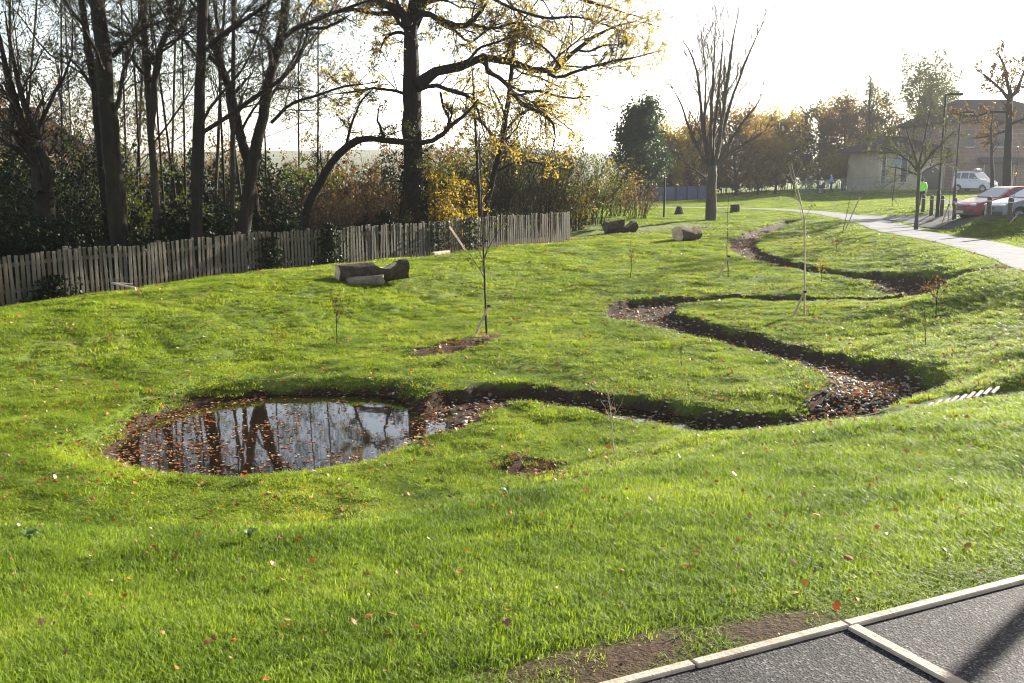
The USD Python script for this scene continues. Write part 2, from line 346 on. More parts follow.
# ---------------------------------------------------------------- ground sheet
def axis(lo, hi, fine, lo2, hi2, grow=1.12, cap=60):
    a = list(np.arange(lo, hi + 1e-6, fine)); s = fine
    while a[-1] < hi2: s = min(s * grow, cap); a.append(a[-1] + s)
    s = fine; b = [a[0]]
    while b[-1] > lo2: s = min(s * grow, cap); b.append(b[-1] - s)
    return np.array(b[:0:-1] + a)
GX = axis(-8.5, 12.5, .085, -900, 900)
ya = list(np.arange(2.4, 22, .08)); s = .07
while ya[-1] < 56: s = min(s * 1.012, .22); ya.append(ya[-1] + s)
while ya[-1] < 1500: s = min(s * 1.09, 60); ya.append(ya[-1] + s)
s = .07; yb = [ya[0]]
while yb[-1] > -60: s *= 1.25; yb.append(yb[-1] - s)
GY = np.array(yb[:0:-1] + ya)
gx, gy = np.meshgrid(GX, GY)
gxy = np.c_[gx.ravel(), gy.ravel()]
GH = Hraw(gxy)
def Hq(xy):
    """Bilinear height of the built sheet."""
    xy = np.atleast_2d(xy); i = np.clip(np.searchsorted(GX, xy[:, 0]) - 1, 0, len(GX) - 2); j = np.clip(np.searchsorted(GY, xy[:, 1]) - 1, 0, len(GY) - 2)
    u = (xy[:, 0] - GX[i]) / (GX[i + 1] - GX[i]); v = (xy[:, 1] - GY[j]) / (GY[j + 1] - GY[j]); n = len(GX)
    return (GH[j * n + i] * (1 - u) + GH[j * n + i + 1] * u) * (1 - v) + (GH[(j + 1) * n + i] * (1 - u) + GH[(j + 1) * n + i + 1] * u) * v
nx, ny = len(GX), len(GY)
q = (np.arange(ny - 1)[:, None] * nx + np.arange(nx - 1)).ravel()
gf = np.stack([q, q + 1, q + 1 + nx, q + nx], 1)
ch, pn, soil, pth, pd, sd = masks(gxy)
mud = np.maximum(ch, pn)
fence_a, fence_b = on(0, 308.5), on(570, 240.5)
FD = (fence_b - fence_a)[:2]; FL = np.linalg.norm(FD); FD = FD / FL; FN = np.array([-FD[1], FD[0]])   # FN points into the wood
wood = (gxy - fence_a[:2]) @ FN
woodmask = (1 - sstep(FL + .2, FL + 1.5, (gxy - fence_a[:2]) @ FD)) * sstep(-.25, .35, wood + (meshkit.fbm(np.c_[gxy * 2, 0 * gxy[:, 0]], 3, 5) - .5) * .8) * sstep(-60, -40, gxy[:, 0]) * (1 - sstep(44, 52, gxy[:, 1]))
ground_mat = M('ground_soil_and_turf', {
    'g': ('geometry', {}), 'am': ('attribute', {'attribute': 'mud'}), 'as': ('attribute', {'attribute': 'soil'}), 'aw': ('attribute', {'attribute': 'wood'}),
    'n1': ('noise_texture', {'scale': 0.55, 'detail': 6, 'roughness': .65}), 'n2': ('noise_texture', {'scale': 9, 'detail': 6, 'roughness': .7}), 'n3': ('noise_texture', {'scale': 45, 'detail': 4, 'roughness': .7}),
    'r1': ('rgb_ramp', {'ramp': [(0.25, (0.06, 0.084, 0.015)), (0.5, (0.085, 0.12, 0.02)), (0.72, (0.125, 0.135, 0.033))]}),
    'r1b': ('rgb_ramp', {'ramp': [(0.3, (0.5, 0.48, 0.4)), (0.55, (1, 1, 1)), (0.8, (1.25, 1.15, 1.0))]}), 'mx0': ('mix', {'mix_type': 'multiply', 'fac': .8}),
    'r2': ('rgb_ramp', {'ramp': [(0.3, (0.014, 0.009, 0.006)), (0.5, (0.032, 0.021, 0.014)), (0.75, (0.065, 0.047, 0.034))]}),
    'r3': ('rgb_ramp', {'ramp': [(0.3, (0.018, 0.011, 0.007)), (0.5, (0.04, 0.025, 0.016)), (0.75, (0.085, 0.055, 0.036))]}),
    'r4': ('rgb_ramp', {'ramp': [(0.3, (0.04, 0.026, 0.014)), (0.55, (0.09, 0.055, 0.028)), (0.8, (0.13, 0.10, 0.04))]}),
    'mx1': ('mix', {}), 'mx2': ('mix', {}), 'mx3': ('mix', {}),
    'b': ('bump', {'strength': .9, 'distance': .03}), 'p': ('principled_bsdf', {'roughness': .95, 'specular_ior_level': .06})},
    [('g.position', 'n1.vector'), ('g.position', 'n2.vector'), ('g.position', 'n3.vector'), ('n1.fac', 'r1.fac'), ('n2.fac', 'r1b.fac'), ('r1.color', 'mx0.color1'), ('r1b.color', 'mx0.color2'),
     ('n3.fac', 'r2.fac'), ('n3.fac', 'r3.fac'), ('n2.fac', 'r4.fac'),
     ('mx0.color', 'mx1.color1'), ('r3.color', 'mx1.color2'), ('as.fac', 'mx1.fac'), ('mx1.color', 'mx2.color1'), ('r2.color', 'mx2.color2'), ('am.fac', 'mx2.fac'),
     ('mx2.color', 'mx3.color1'), ('r4.color', 'mx3.color2'), ('aw.fac', 'mx3.fac'), ('mx3.color', 'p.base_color'), ('n3.fac', 'b.height'), ('b.normal', 'p.normal')])
gp = single('ground', (np.c_[gxy, GH], gf), ground_mat, kind='structure', smooth=True)
for nm, arr in (('mud', mud), ('soil', soil), ('wood', woodmask)):
    UsdGeom.PrimvarsAPI(gp).CreatePrimvar(nm, Sdf.ValueTypeNames.FloatArray, 'vertex').Set(Vt.FloatArray.FromNumpy(arr.astype(np.float32)))

# ---------------------------------------------------------------- water
water_mat = M('murky_water', {'g': ('geometry', {}), 'n': ('noise_texture', {'scale': 2.2, 'detail': 2, 'roughness': .4}), 'b': ('bump', {'strength': .025, 'distance': .05}),
                              'n2': ('noise_texture', {'scale': 1.4, 'detail': 5}), 'r': ('rgb_ramp', {'ramp': [(.35, (0.004, 0.003, 0.002)), (.7, (0.012, 0.007, 0.004))]}),
                              'p': ('principled_bsdf', {'roughness': .03, 'ior': 1.33, 'specular_ior_level': 1.0})},
              [('g.position', 'n.vector'), ('g.position', 'n2.vector'), ('n2.fac', 'r.fac'), ('r.color', 'p.base_color'), ('n.fac', 'b.height'), ('b.normal', 'p.normal')])
def sheet(poly, z):
    v, f = trimesh.creation.triangulate_polygon(poly, engine='earcut')
    m = trimesh.Trimesh(np.c_[v, np.full(len(v), z)], f, process=False)
    return m
single('pond_water', sheet(pond_poly.buffer(.5), WATER_Z), water_mat, kind='structure')
sw = STREAM[(s_arc > sB - .3) & (s_arc < sC + .3)]
spoly = shapely.LineString(sw[:, :2]).buffer(.8, cap_style='flat').difference(pond_poly.buffer(.55))
single('stream_water', sheet(spoly, WATER_Z + .003), water_mat, kind='structure')

# ---------------------------------------------------------------- paths
tarmac = M('tarmac', {'g': ('geometry', {}), 'v': ('voronoi_texture', {'scale': 120}), 'n': ('noise_texture', {'scale': 2.5, 'detail': 6, 'roughness': .7}), 'sc': ('separate_color', {}),
    'r': ('rgb_ramp', {'ramp': [(.0, (0.010, 0.010, 0.012)), (.5, (0.024, 0.023, 0.026)), (.8, (0.045, 0.043, 0.046)), (.95, (0.085, 0.08, 0.08)), (1, (.13, .125, .12))]}), 'r2': ('rgb_ramp', {'ramp': [(.35, (.62, .62, .64)), (.7, (1.35, 1.30, 1.25))]}), 'm': ('mix', {'mix_type': 'multiply', 'fac': 1.0}),
    'b': ('bump', {'strength': .45, 'distance': .004}), 'p': ('principled_bsdf', {'roughness': .85, 'specular_ior_level': .1})},
    [('g.position', 'v.vector'), ('g.position', 'n.vector'), ('v.color', 'sc.color'), ('sc.r', 'r.fac'), ('n.fac', 'r2.fac'), ('r.color', 'm.color1'), ('r2.color', 'm.color2'), ('m.color', 'p.base_color'), ('v.distance', 'b.height'), ('b.normal', 'p.normal')])
grey_path = surf('grey_path_surface', [(.3, (.12, .12, .132)), (.55, (.16, .16, .172)), (.8, (.21, .205, .212))], 1.6, .95, .3, 60, spec=.02)
road_mat = surf('road_surface', [(.3, (.045, .045, .048)), (.7, (.075, .073, .072))], 1.2, .95, .3, 60, spec=.02)
timber = surf('edging_timber', [(.3, (.20, .155, .12)), (.5, (.30, .24, .185)), (.75, (.40, .33, .265))], 6, .8, .5, 40, stretch=(1, 1, 1))
def obox(a, b, w, z0, z1, bev=.004):
    """A chamfered board lying from a to b (xy)."""
    a, b = np.asarray(a, float)[:2], np.asarray(b, float)[:2]; d = b - a; L = np.linalg.norm(d); d = d / L
    m = rbox(L, w, z1 - z0, bev); ang = math.atan2(d[1], d[0])
    m.apply_transform(trimesh.transformations.rotation_matrix(ang, [0, 0, 1])); m.apply_translation([*(a + b) / 2, (z0 + z1) / 2]); return m
def rbox(x, y, z, bev=.004):
    bev = min(bev, .45 * min(x, y, z))
    pts = []
    for sx in (-1, 1):
        for sy in (-1, 1):
            for sz in (-1, 1):
                for k in range(3):
                    h = np.array([x / 2, y / 2, z / 2]); h = h - bev; h[k] += bev
                    pts.append(h * [sx, sy, sz])
    return trimesh.convex.convex_hull(np.array(pts))
pt = Thing('near_path', kind='structure')
a0, a1 = E1 - ED * 5.2, E1 + ED * 9
slab = shapely.Polygon([a0, a1, a1 - EN * 2.4, a0 - EN * 2.4])
sv = trimesh.creation.extrude_polygon(slab, .1, engine='earcut'); sv.apply_translation([0, 0, -.1])
pt.part('asphalt', sv, tarmac)
cuts = [-5.2, -3.4, -1.56, -.69, -.01, 1.16, 2.9, 4.8, 6.9, 9]
for i in range(len(cuts) - 1):
    r_ = random.Random(i)
    pt.part('edging_board', obox(E1 + ED * (cuts[i] + .004) + EN * (-.014 + r_.uniform(-.003, .003)), E1 + ED * (cuts[i + 1] - .003) + EN * (-.014 + r_.uniform(-.003, .003)), .042, -.09, .016 + r_.uniform(-.003, .003)), timber)
pt.part('cross_board', obox(E1 - EN * .036, E1 - EN * 1.15 + ED * .02, .05, -.09, .0135), timber)
pt.part('cross_board', obox(E1 - EN * 1.158 + ED * .02, E1 - EN * 2.4 + ED * .04, .05, -.09, .0125), timber)
def ribbon(c, half, z, n=3):
    t = np.gradient(c[:, :2], axis=0); t /= np.linalg.norm(t, axis=1)[:, None]; nn = np.c_[-t[:, 1], t[:, 0]]
    us = np.linspace(-1, 1, n); v = []
    for u in us: v.append(np.c_[c[:, :2] + nn * u * half, z])
    v = np.stack(v, 1).reshape(-1, 3); k = np.arange(len(c) - 1)[:, None] * n + np.arange(n - 1)
    k = k.ravel(); return v, np.stack([k, k + n, k + n + 1, k + 1], 1)
single('far_path', ribbon(PATHC, PATH_HALF, PATHC[:, 2] + .004), grey_path, kind='structure')
pa = [at_z(858, 213, -.72), at_z(890, 212.5, -.5), at_z(920, 212.7, -.3), at_z(950, 213.5, -.2)]
ca = dense(pa, .3)
sv_, sf_ = ribbon(ca, .5, ca[:, 2], 7); sv_[:, 2] = Hq(sv_[:, :2]) + .016
single('side_path', (sv_, sf_), grey_path, kind='structure')
def draped(poly, dz, step=1.5):
    x0, y0, x1, y1 = poly.bounds; X, Y = np.meshgrid(np.arange(x0, x1, step), np.arange(y0, y1, step)); k = shapely.contains_xy(poly, X.ravel(), Y.ravel())
    b = poly.exterior.segmentize(step); pts = np.vstack([np.array(b.coords)[:-1], np.c_[X.ravel(), Y.ravel()][k]])
    from scipy.spatial import Delaunay
    t = Delaunay(pts).simplices; c = pts[t].mean(1); t = t[shapely.contains_xy(poly, c[:, 0], c[:, 1])]
    e1 = pts[t[:, 1]] - pts[t[:, 0]]; e2 = pts[t[:, 2]] - pts[t[:, 0]]; fl = e1[:, 0] * e2[:, 1] - e1[:, 1] * e2[:, 0] < 0; t[fl] = t[fl][:, ::-1]
    return np.c_[pts, Hq(pts) + dz], t
carpark = shapely.Polygon([at_z(948, 219, -.26)[:2], at_z(1100, 226, -.22)[:2], (34, 37), (60, 52), (60, 74), (30, 73), (26, 55), (17.6, 44)])
single('car_park', draped(carpark, .014), road_mat, kind='structure')
road = shapely.Polygon([at_z(838, 191.2, -.25)[:2], (40, 79), (75, 79), (75, 88), (29, 86.5)])
single('access_road', draped(road, .03), road_mat, kind='structure')

# ---------------------------------------------------------------- grass
rg = np.random.default_rng(11)
def tuft(seed, n, r, h, w, lean=.5):
    g = np.random.default_rng(seed); V, F = [], []
    for k in range(n):
        a = g.uniform(0, 2 * np.pi); d = r * math.sqrt(g.uniform()); p = np.array([math.cos(a) * d, math.sin(a) * d, -.012])
        hh = h * g.uniform(.45, 1.15); ww = w * g.uniform(.7, 1.3); az = g.uniform(0, 2 * np.pi); l = hh * lean * g.uniform(.1, 1.5)
        dr = np.array([math.cos(az), math.sin(az), 0]); sd_ = np.array([-dr[1], dr[0], 0]) * ww / 2
        tw = g.uniform(-.6, .6); sd_ = sd_ + dr * tw * ww / 2
        m = p + dr * l * .35 + [0, 0, hh * .62]; t = p + dr * l + [0, 0, hh * (1 - .18 * lean)]
        b = len(V); V += [p - sd_, p + sd_, m - sd_ * .8, m + sd_ * .8, t]; F += [[b, b + 1, b + 3], [b, b + 3, b + 2], [b + 2, b + 3, b + 4]]
    return np.array(V), np.array(F)
def grassmat(name, stops, trans, patch):
    return M(name, {'o': ('object_info', {}), 'g': ('geometry', {}), 'n': ('noise_texture', {'scale': patch, 'detail': 4, 'roughness': .6}), 'i': ('geometry', {}),
        'a': ('math', {'math_type': 'multiply_add', 'value2': .28}), 'a2': ('math', {'math_type': 'multiply_add', 'value2': .22}), 'off': ('math', {'math_type': 'multiply_add', 'value2': 1.35, 'value3': -.44}),
        'r': ('rgb_ramp', {'ramp': stops}), 'h': ('mix', {'mix_type': 'multiply', 'fac': 1.0, 'color2': (1.25, 1.2, .45)}),
        'p': ('principled_bsdf', {'roughness': .6, 'specular_ior_level': .14}), 't': ('translucent_bsdf', {}), 'x': ('mix_closure', {'fac': trans})},
        [('g.position', 'n.vector'), ('n.fac', 'off.value1'), ('o.random', 'a.value1'), ('off.value', 'a.value3'), ('i.random_per_island', 'a2.value1'), ('a.value', 'a2.value3'), ('a2.value', 'r.fac'),
         ('r.color', 'p.base_color'), ('r.color', 'h.color1'), ('h.color', 't.color'), ('p.BSDF', 'x.closure1'), ('t.BSDF', 'x.closure2')], 'x.closure')
lush = grassmat('grass_lush', [(0, (.04, .07, .010)), (.3, (.095, .15, .018)), (.6, (.165, .23, .03)), (.82, (.28, .30, .065)), (1, (.48, .42, .20))], .48, .9)
rough = grassmat('grass_rough', [(0, (.054, .09, .010)), (.28, (.135, .198, .017)), (.6, (.23, .288, .03)), (.82, (.325, .325, .058)), (1, (.36, .29, .11))], .48, .7)
CRW = dense(np.c_[CRP[:, :2], np.zeros(len(CRP))], .1)
crp_r = np.interp(np.arctan2(np.r_[CRW[:, 0]], CRW[:, 1]), np.arctan2(CRW[:, 0], CRW[:, 1]), np.hypot(CRW[:, 0], CRW[:, 1]))
_ca = np.arctan2(CRW[:, 0], CRW[:, 1]); _cr = np.hypot(CRW[:, 0], CRW[:, 1]); _o = np.argsort(_ca)
def near_lawn(xy):
    a = np.arctan2(xy[:, 0], xy[:, 1]); r = np.hypot(xy[:, 0], xy[:, 1])
    lim = np.interp(a, np.r_[_ca[_o], .34, .42, .5], np.r_[_cr[_o] + .35, 9.6, 11.0, 12.5])
    return lim - r
def area_sample(y0, y1, rho, rng, wide=.62, pad=1.2):
    n = int(rho * (wide * (y1 * y1 - y0 * y0) + 2 * pad * (y1 - y0)))
    Y = np.sqrt(rng.uniform(y0 * y0, y1 * y1, n)); X = rng.uniform(-1, 1, n) * (wide * Y + pad)
    return np.c_[X, Y]
def greens(xy, rng):
    ch, pn, soil, pth, pd, sd = masks(xy)
    p = (1 - ch) * (1 - pn) * (1 - .93 * sstep(.3, .8, soil)) * (1 - pth)
    wd = (xy - fence_a[:2]) @ FN
    p *= 1 - sstep(-.15, .1, wd) * (xy[:, 1] < 50)
    p *= (pd > .05)
    p *= ~shapely.contains_xy(carpark.buffer(.2), xy[:, 0], xy[:, 1]); p *= ~shapely.contains_xy(road.buffer(.2), xy[:, 0], xy[:, 1])
    dca = cKDTree(ca[:, :2]).query(xy)[0]; p *= dca > .6
    a, b = CHUTE[0][:2], CHUTE[2][:2]; u = np.clip(((xy - a) @ (b - a)) / ((b - a) @ (b - a)), 0, 1); dq = np.hypot(*(xy - (a + u[:, None] * (b - a))).T)
    p *= dq > .33
    return rng.uniform(0, 1, len(xy)) < p, sd, pd
bands = [(2.5, 5, 420, 1.0, 1.0), (5, 8, 300, 1.1, 1.0), (8, 14, 190, 1.3, 1.05), (14, 24, 85, 1.8, 1.15), (24, 42, 30, 2.7, 1.3), (42, 80, 9, 4.6, 1.6), (80, 118, 3, 8.0, 2.0)]
LP, LS, RP, RS = [], [], [], []
for y0, y1, rho, sxy, sz in bands:
    xy = area_sample(y0, y1, rho, rg); k, sd_, pd_ = greens(xy, rg); xy = xy[k]; sd_, pd_ = sd_[k], pd_[k]
    nl = near_lawn(xy) + (meshkit.fbm(np.c_[xy * 1.2, 0 * xy[:, 0]], 3, 31) - .5) * .8 > 0
    # thinner, lower growth close to bare soil; clumpy in the basin
    cl = meshkit.fbm(np.c_[xy * 1.6, 0 * xy[:, 0]], 3, 33)
    hz = sz * rg.uniform(.7, 1.25, len(xy))
    hz = np.where(nl, hz * (.8 + .5 * cl), hz * (.35 + 1.15 * cl ** 1.3))
    edge = np.clip(1 - np.minimum(np.abs(sd_), np.abs(pd_)) / .5, 0, 1)
    hz = np.where(nl, hz, hz * (1 - .15 * edge))
    e = edge_dist(xy); hz *= .45 + .55 * sstep(.05, .5, e)
    S = np.c_[np.full(len(xy), sxy) * rg.uniform(.85, 1.15, len(xy)), np.full(len(xy), sxy), hz]; S[:, 1] = S[:, 0]
    P = np.c_[xy, Hq(xy)]
    LP.append(P[nl]); LS.append(S[nl]); RP.append(P[~nl]); RS.append(S[~nl])
def yaw(n, rng):
    a = rng.uniform(0, np.pi, n); return np.c_[np.cos(a), 0 * a, 0 * a, np.sin(a)]
for nm, P, S, mat, protos in (('lawn_grass', LP, LS, lush, [tuft(s_, 62, .085, .051, .0034, .8) for s_ in range(5)]),
                              ('rough_grass', RP, RS, rough, [tuft(s_, 40, .08, .056, .0048, .95) for s_ in range(20, 25)])):
    P, S = np.vstack(P), np.vstack(S)
    tag(scatter('/World/' + nm, protos, [mat] * 5, P, yaw(len(P), rg), S, rg.integers(0, 5, len(P))),
        'bright green lawn grass on the bank by the path' if nm == 'lawn_grass' else 'coarser olive green grass in the hollow and on the far banks', 'grass', kind='stuff')
    print(nm, len(P))

# ---------------------------------------------------------------- fallen leaves and stones
def leaf_shape(seed, L=.06, Wd=.042):
    g = np.random.default_rng(seed); n = 7; x = np.linspace(-.5, .5, n); half = np.sin(np.pi * (x + .5) ** .85) ** .8 * (1 + .28 * np.cos(np.arange(n) * np.pi)) * .5
    half[0] = half[-1] = .01; cup = g.uniform(-.25, .35); curl = g.uniform(-.35, .35)
    V = []
    for i in range(n):
        z = curl * (x[i] ** 2) * L * 2
        V += [[x[i] * L, -half[i] * Wd, z + cup * half[i] * Wd * 2], [x[i] * L, 0, z], [x[i] * L, half[i] * Wd, z + cup * half[i] * Wd * 1.8]]
    F = []
    for i in range(n - 1):
        a = i * 3; F += [[a, a + 3, a + 4], [a, a + 4, a + 1], [a + 1, a + 4, a + 5], [a + 1, a + 5, a + 2]]
    return np.array(V), np.array(F)
fl_mats = [leafmat('fallen_leaf_' + n_, st, .18, .55, island=False, tcol=(1.2, 1.0, .6)) for n_, st in (
    ('russet', [(0, (.16, .045, .018)), (1, (.30, .095, .03))]), ('brown', [(0, (.10, .055, .03)), (1, (.20, .125, .07))]),
    ('pale', [(0, (.26, .19, .12)), (1, (.42, .34, .24))]), ('orange', [(0, (.25, .12, .03)), (1, (.38, .22, .06))]))]
fl_protos = [leaf_shape(k) for k in range(8)]
def leaf_quat(n, rng, tilt=.5):
    a = rng.uniform(0, 2 * np.pi, n); b = rng.normal(0, tilt, n); c = rng.normal(0, tilt, n)
    def qm(p, q):
        w1, x1, y1, z1 = p.T; w2, x2, y2, z2 = q.T
        return np.c_[w1 * w2 - x1 * x2 - y1 * y2 - z1 * z2, w1 * x2 + x1 * w2 + y1 * z2 - z1 * y2, w1 * y2 - x1 * z2 + y1 * w2 + z1 * x2, w1 * z2 + x1 * y2 - y1 * x2 + z1 * w2]
    z0 = np.zeros(n)
    return qm(qm(np.c_[np.cos(a / 2), z0, z0, np.sin(a / 2)], np.c_[np.cos(b / 2), np.sin(b / 2), z0, z0]), np.c_[np.cos(c / 2), z0, np.sin(c / 2), z0])
LX = []
for y0, y1, rho in ((2.6, 7, 120), (7, 16, 260), (16, 26, 130), (26, 48, 60)):
    xy = area_sample(y0, y1, rho, rg, .58, .6); ch, pn, soil, pth, pd, sd = masks(xy); nl = near_lawn(xy)
    cl = meshkit.fbm(np.c_[xy * .9, 0 * xy[:, 0]], 4, 41)
    dens = np.where(nl > 0, .26 + .16 * sstep(.5, .7, cl), .03 + .20 * sstep(.48, .75, cl))
    dens += .30 * np.exp(-((nl + 1.6) / .55) ** 2) * (xy[:, 0] < 1.5)                                     # gathered at the foot of the bank
    dens += .22 * np.exp(-np.maximum(pd, 0) / .5) * (pd > 0) + .10 * np.exp(-np.maximum(sd, 0) / .35)
    dens = np.where(ch > .5, .5, np.where(xy[:, 1] > 26, .6, 1) * dens)
    big = np.hypot(xy[:, 0] - STREAM[np.argmin(np.abs(s_arc - arc_of(870, 395))), 0], xy[:, 1] - STREAM[np.argmin(np.abs(s_arc - arc_of(870, 395))), 1]) < 1.5
    dens = np.where((ch > .5) & big, .9, dens)
    lob = np.maximum(np.exp(-((xy[:, 0] - pond_w[:, 0].max()) / .55) ** 2) * (np.abs(xy[:, 1] - 13.0) < 1.6), 0)
    dens = np.where((pn > .3) & (pd > 0), .8, dens) + .5 * lob * (pd > 0) * (pn > .3)
    # floating on the water: thick along the left and near shores, thin in the middle
    left = 1 - sstep(pond_w[:, 0].min() + .5, pond_w[:, 0].min() + 2.3, xy[:, 0] + (xy[:, 1] - 12.2) * .3)
    fl = .06 + 1.0 * left * sstep(.3, .62, meshkit.fbm(np.c_[xy * 2.2, 0 * xy[:, 0]], 3, 44) + .25 * left) + .5 * np.exp(pd / .16) + .30 * sstep(.52, .62, meshkit.fbm(np.c_[xy * 1.5, 0 * xy[:, 0]], 4, 46))
    dens = np.where(pd < 0, fl, dens)
    dens += .5 * sstep(.4, .8, soil) * (xy[:, 1] > 9)
    dens += .28 * (polydist(THATCH[0], xy) < .2)
    dens += .10 * ((xy[:, 0] > 6) & (xy[:, 1] < 21) & (xy[:, 1] > 12))
    dens *= (1 - pth); dens = np.where(edge_dist(xy) < .03, .022, dens)
    wd = (xy - fence_a[:2]) @ FN; dens = np.where((wd > -.7) & (wd < .3), np.maximum(dens, .5), dens)
    k = rg.uniform(0, 1, len(xy)) < dens; xy = xy[k]; wet = pd[k] < 0; nlk = nl[k] > 0
    z = np.maximum(Hq(xy) + np.where((ch[k] > .4) | (edge_dist(xy) < .05), .014, rg.uniform(.02, .055, len(xy))), WATER_Z + .006)
    z = z + np.where(big[k] & (ch[k] > .4), rg.uniform(.015, .06, len(xy)), 0)
    tone = rg.choice(4, len(xy), p=[.36, .42, .15, .07]); tone = np.where(wet, rg.choice(4, len(xy), p=[.35, .55, .06, .04]), tone)
    LX.append(np.c_[xy, z, wet | (z < WATER_Z + .02), tone, nlk, np.full(len(xy), y0)])
LX = np.vstack(LX); n = len(LX)
scl = rg.choice([.35, .5, .65, .8, 1.0, 1.25], n, p=[.2, .22, .22, .18, .12, .06]) * np.where(LX[:, 6] > 20, 1.5, np.where(LX[:, 6] > 10, 1.2, 1.0)) * np.where(LX[:, 5] > 0, rg.choice([.35, .45, .55, .7], n), 1.0)
scl = np.where((LX[:, 3] > 0) | (streamtree.query(LX[:, :2])[0] < .6) | (pondtree.query(LX[:, :2])[0] < .45), np.maximum(scl, .5) * 1.2, scl)
qd = np.where(LX[:, 3:4] > 0, leaf_quat(n, rg, .04), leaf_quat(n, rg, .5))
protos, pm = [], []
for t in range(4):
    for k in range(4): protos.append(fl_protos[(t * 3 + k) % 8]); pm.append(fl_mats[t])
idx = (LX[:, 4] * 4 + rg.integers(0, 4, n)).astype(int)
for nm, sel, lab in (('fallen_leaves', LX[:, 3] == 0, 'fallen russet and brown leaves strewn over the grass and stream bed'), ('floating_leaves', LX[:, 3] > 0, 'wet brown leaves floating on the pond')):
    tag(scatter('/World/' + nm, protos, pm, LX[sel, :3], qd[sel], scl[sel], idx[sel]), lab, 'leaves', kind='stuff'); print(nm, sel.sum())
def stone(seed):
    g = np.random.default_rng(seed); m = trimesh.creation.icosphere(2, .5); v = m.vertices * (1 + .5 * (meshkit.fbm(m.vertices * 1.5 + seed * 7, 3, seed)[:, None] - .5)); v = v * [1, g.uniform(.6, .9), g.uniform(.35, .6)]
    return np.array(v), np.array(m.faces)
stone_mat = M('stream_stone', {'o': ('object_info', {}), 'g': ('geometry', {}), 'n': ('noise_texture', {'scale': 30, 'detail': 4}), 'r': ('rgb_ramp', {'ramp': [(0, (.07, .055, .042)), (.5, (.14, .12, .095)), (1, (.26, .235, .20))]}), 'a': ('math', {'math_type': 'multiply_add', 'value2': .7, 'value3': -.15}), 'a2': ('math', {'math_type': 'add'}), 'p': ('principled_bsdf', {'roughness': .7})},
              [('g.position', 'n.vector'), ('o.random', 'a.value1'), ('a.value', 'a2.value1'), ('n.fac', 'a2.value2'), ('a2.value', 'r.fac'), ('r.color', 'p.base_color')])
xy = area_sample(9, 40, 110, rg, .5, .2); ch, pn, soil, pth, pd, sd = masks(xy); bend = STREAM[np.argmin(np.abs(s_arc - arc_of(862, 396))), :2]; bd = np.hypot(*(xy - bend).T)
k = (ch > .7) & (pd > .1) & (rg.uniform(0, 1, len(xy)) < np.where(bd < 2.2, 1.0, np.where(xy[:, 1] > 25, .08, .22))); xy = xy[k]; z = Hq(xy)
tag(scatter('/World/stream_stones', [stone(k_) for k_ in range(4)], [stone_mat] * 4, np.c_[xy, z + .01], yaw(len(xy), rg), rg.uniform(.03, .085, len(xy)), rg.integers(0, 4, len(xy))), 'pale rounded stones lining the bed of the stream', 'stones', kind='stuff')
print('stones', len(xy))
# ---------------------------------------------------------------- tubes, trees
def tubes(P, R, sides=5, cap=False):
    """P (N,k,3), R (N,k) -> one mesh of N tapered tubes."""
    P = np.asarray(P, float); R = np.asarray(R, float); N, k, _ = P.shape
    T = np.gradient(P, axis=1); T /= np.maximum(np.linalg.norm(T, axis=2, keepdims=True), 1e-9)
    ref = np.where(np.abs(T[:, :1, 2:3]) > .9, np.array([1., 0, 0]), np.array([0, 0, 1.])); ref = np.repeat(ref, k, 1)
    A = np.cross(T, ref); A /= np.maximum(np.linalg.norm(A, axis=2, keepdims=True), 1e-9); B = np.cross(T, A)
    th = np.arange(sides) * 2 * np.pi / sides
    V = P[:, :, None] + R[:, :, None, None] * (np.cos(th)[None, None, :, None] * A[:, :, None] + np.sin(th)[None, None, :, None] * B[:, :, None])
    base = (np.arange(N) * k * sides)[:, None, None]; i = np.arange(k - 1)[None, :, None] * sides; j = np.arange(sides)[None, None, :]; j2 = (j + 1) % sides
    q = np.stack([base + i + j, base + i + j2, base + i + sides + j2, base + i + sides + j], -1).reshape(-1, 4)
    f = np.vstack([q[:, [0, 1, 2]], q[:, [0, 2, 3]]])
    v = V.reshape(-1, 3)
    return v, f
def join(ms):
    V, F, n = [], [], 0
    for v, f in ms:
        if hasattr(v, 'vertices'): pass
        V.append(v); F.append(np.asarray(f) + n); n += len(v)
    return np.vstack(V), np.vstack(F)
def tm(m): return np.array(m.vertices), np.array(m.faces)
def resample(P, R, k):
    P = np.asarray(P, float); s = np.r_[0, np.cumsum(np.linalg.norm(np.diff(P, axis=0), axis=1))]; t = np.linspace(0, s[-1], k)
    return np.stack([np.interp(t, s, P[:, i]) for i in range(3)], 1), np.interp(t, s, R)
def curve(pts, n=None):
    d = dense(pts, .25); return d
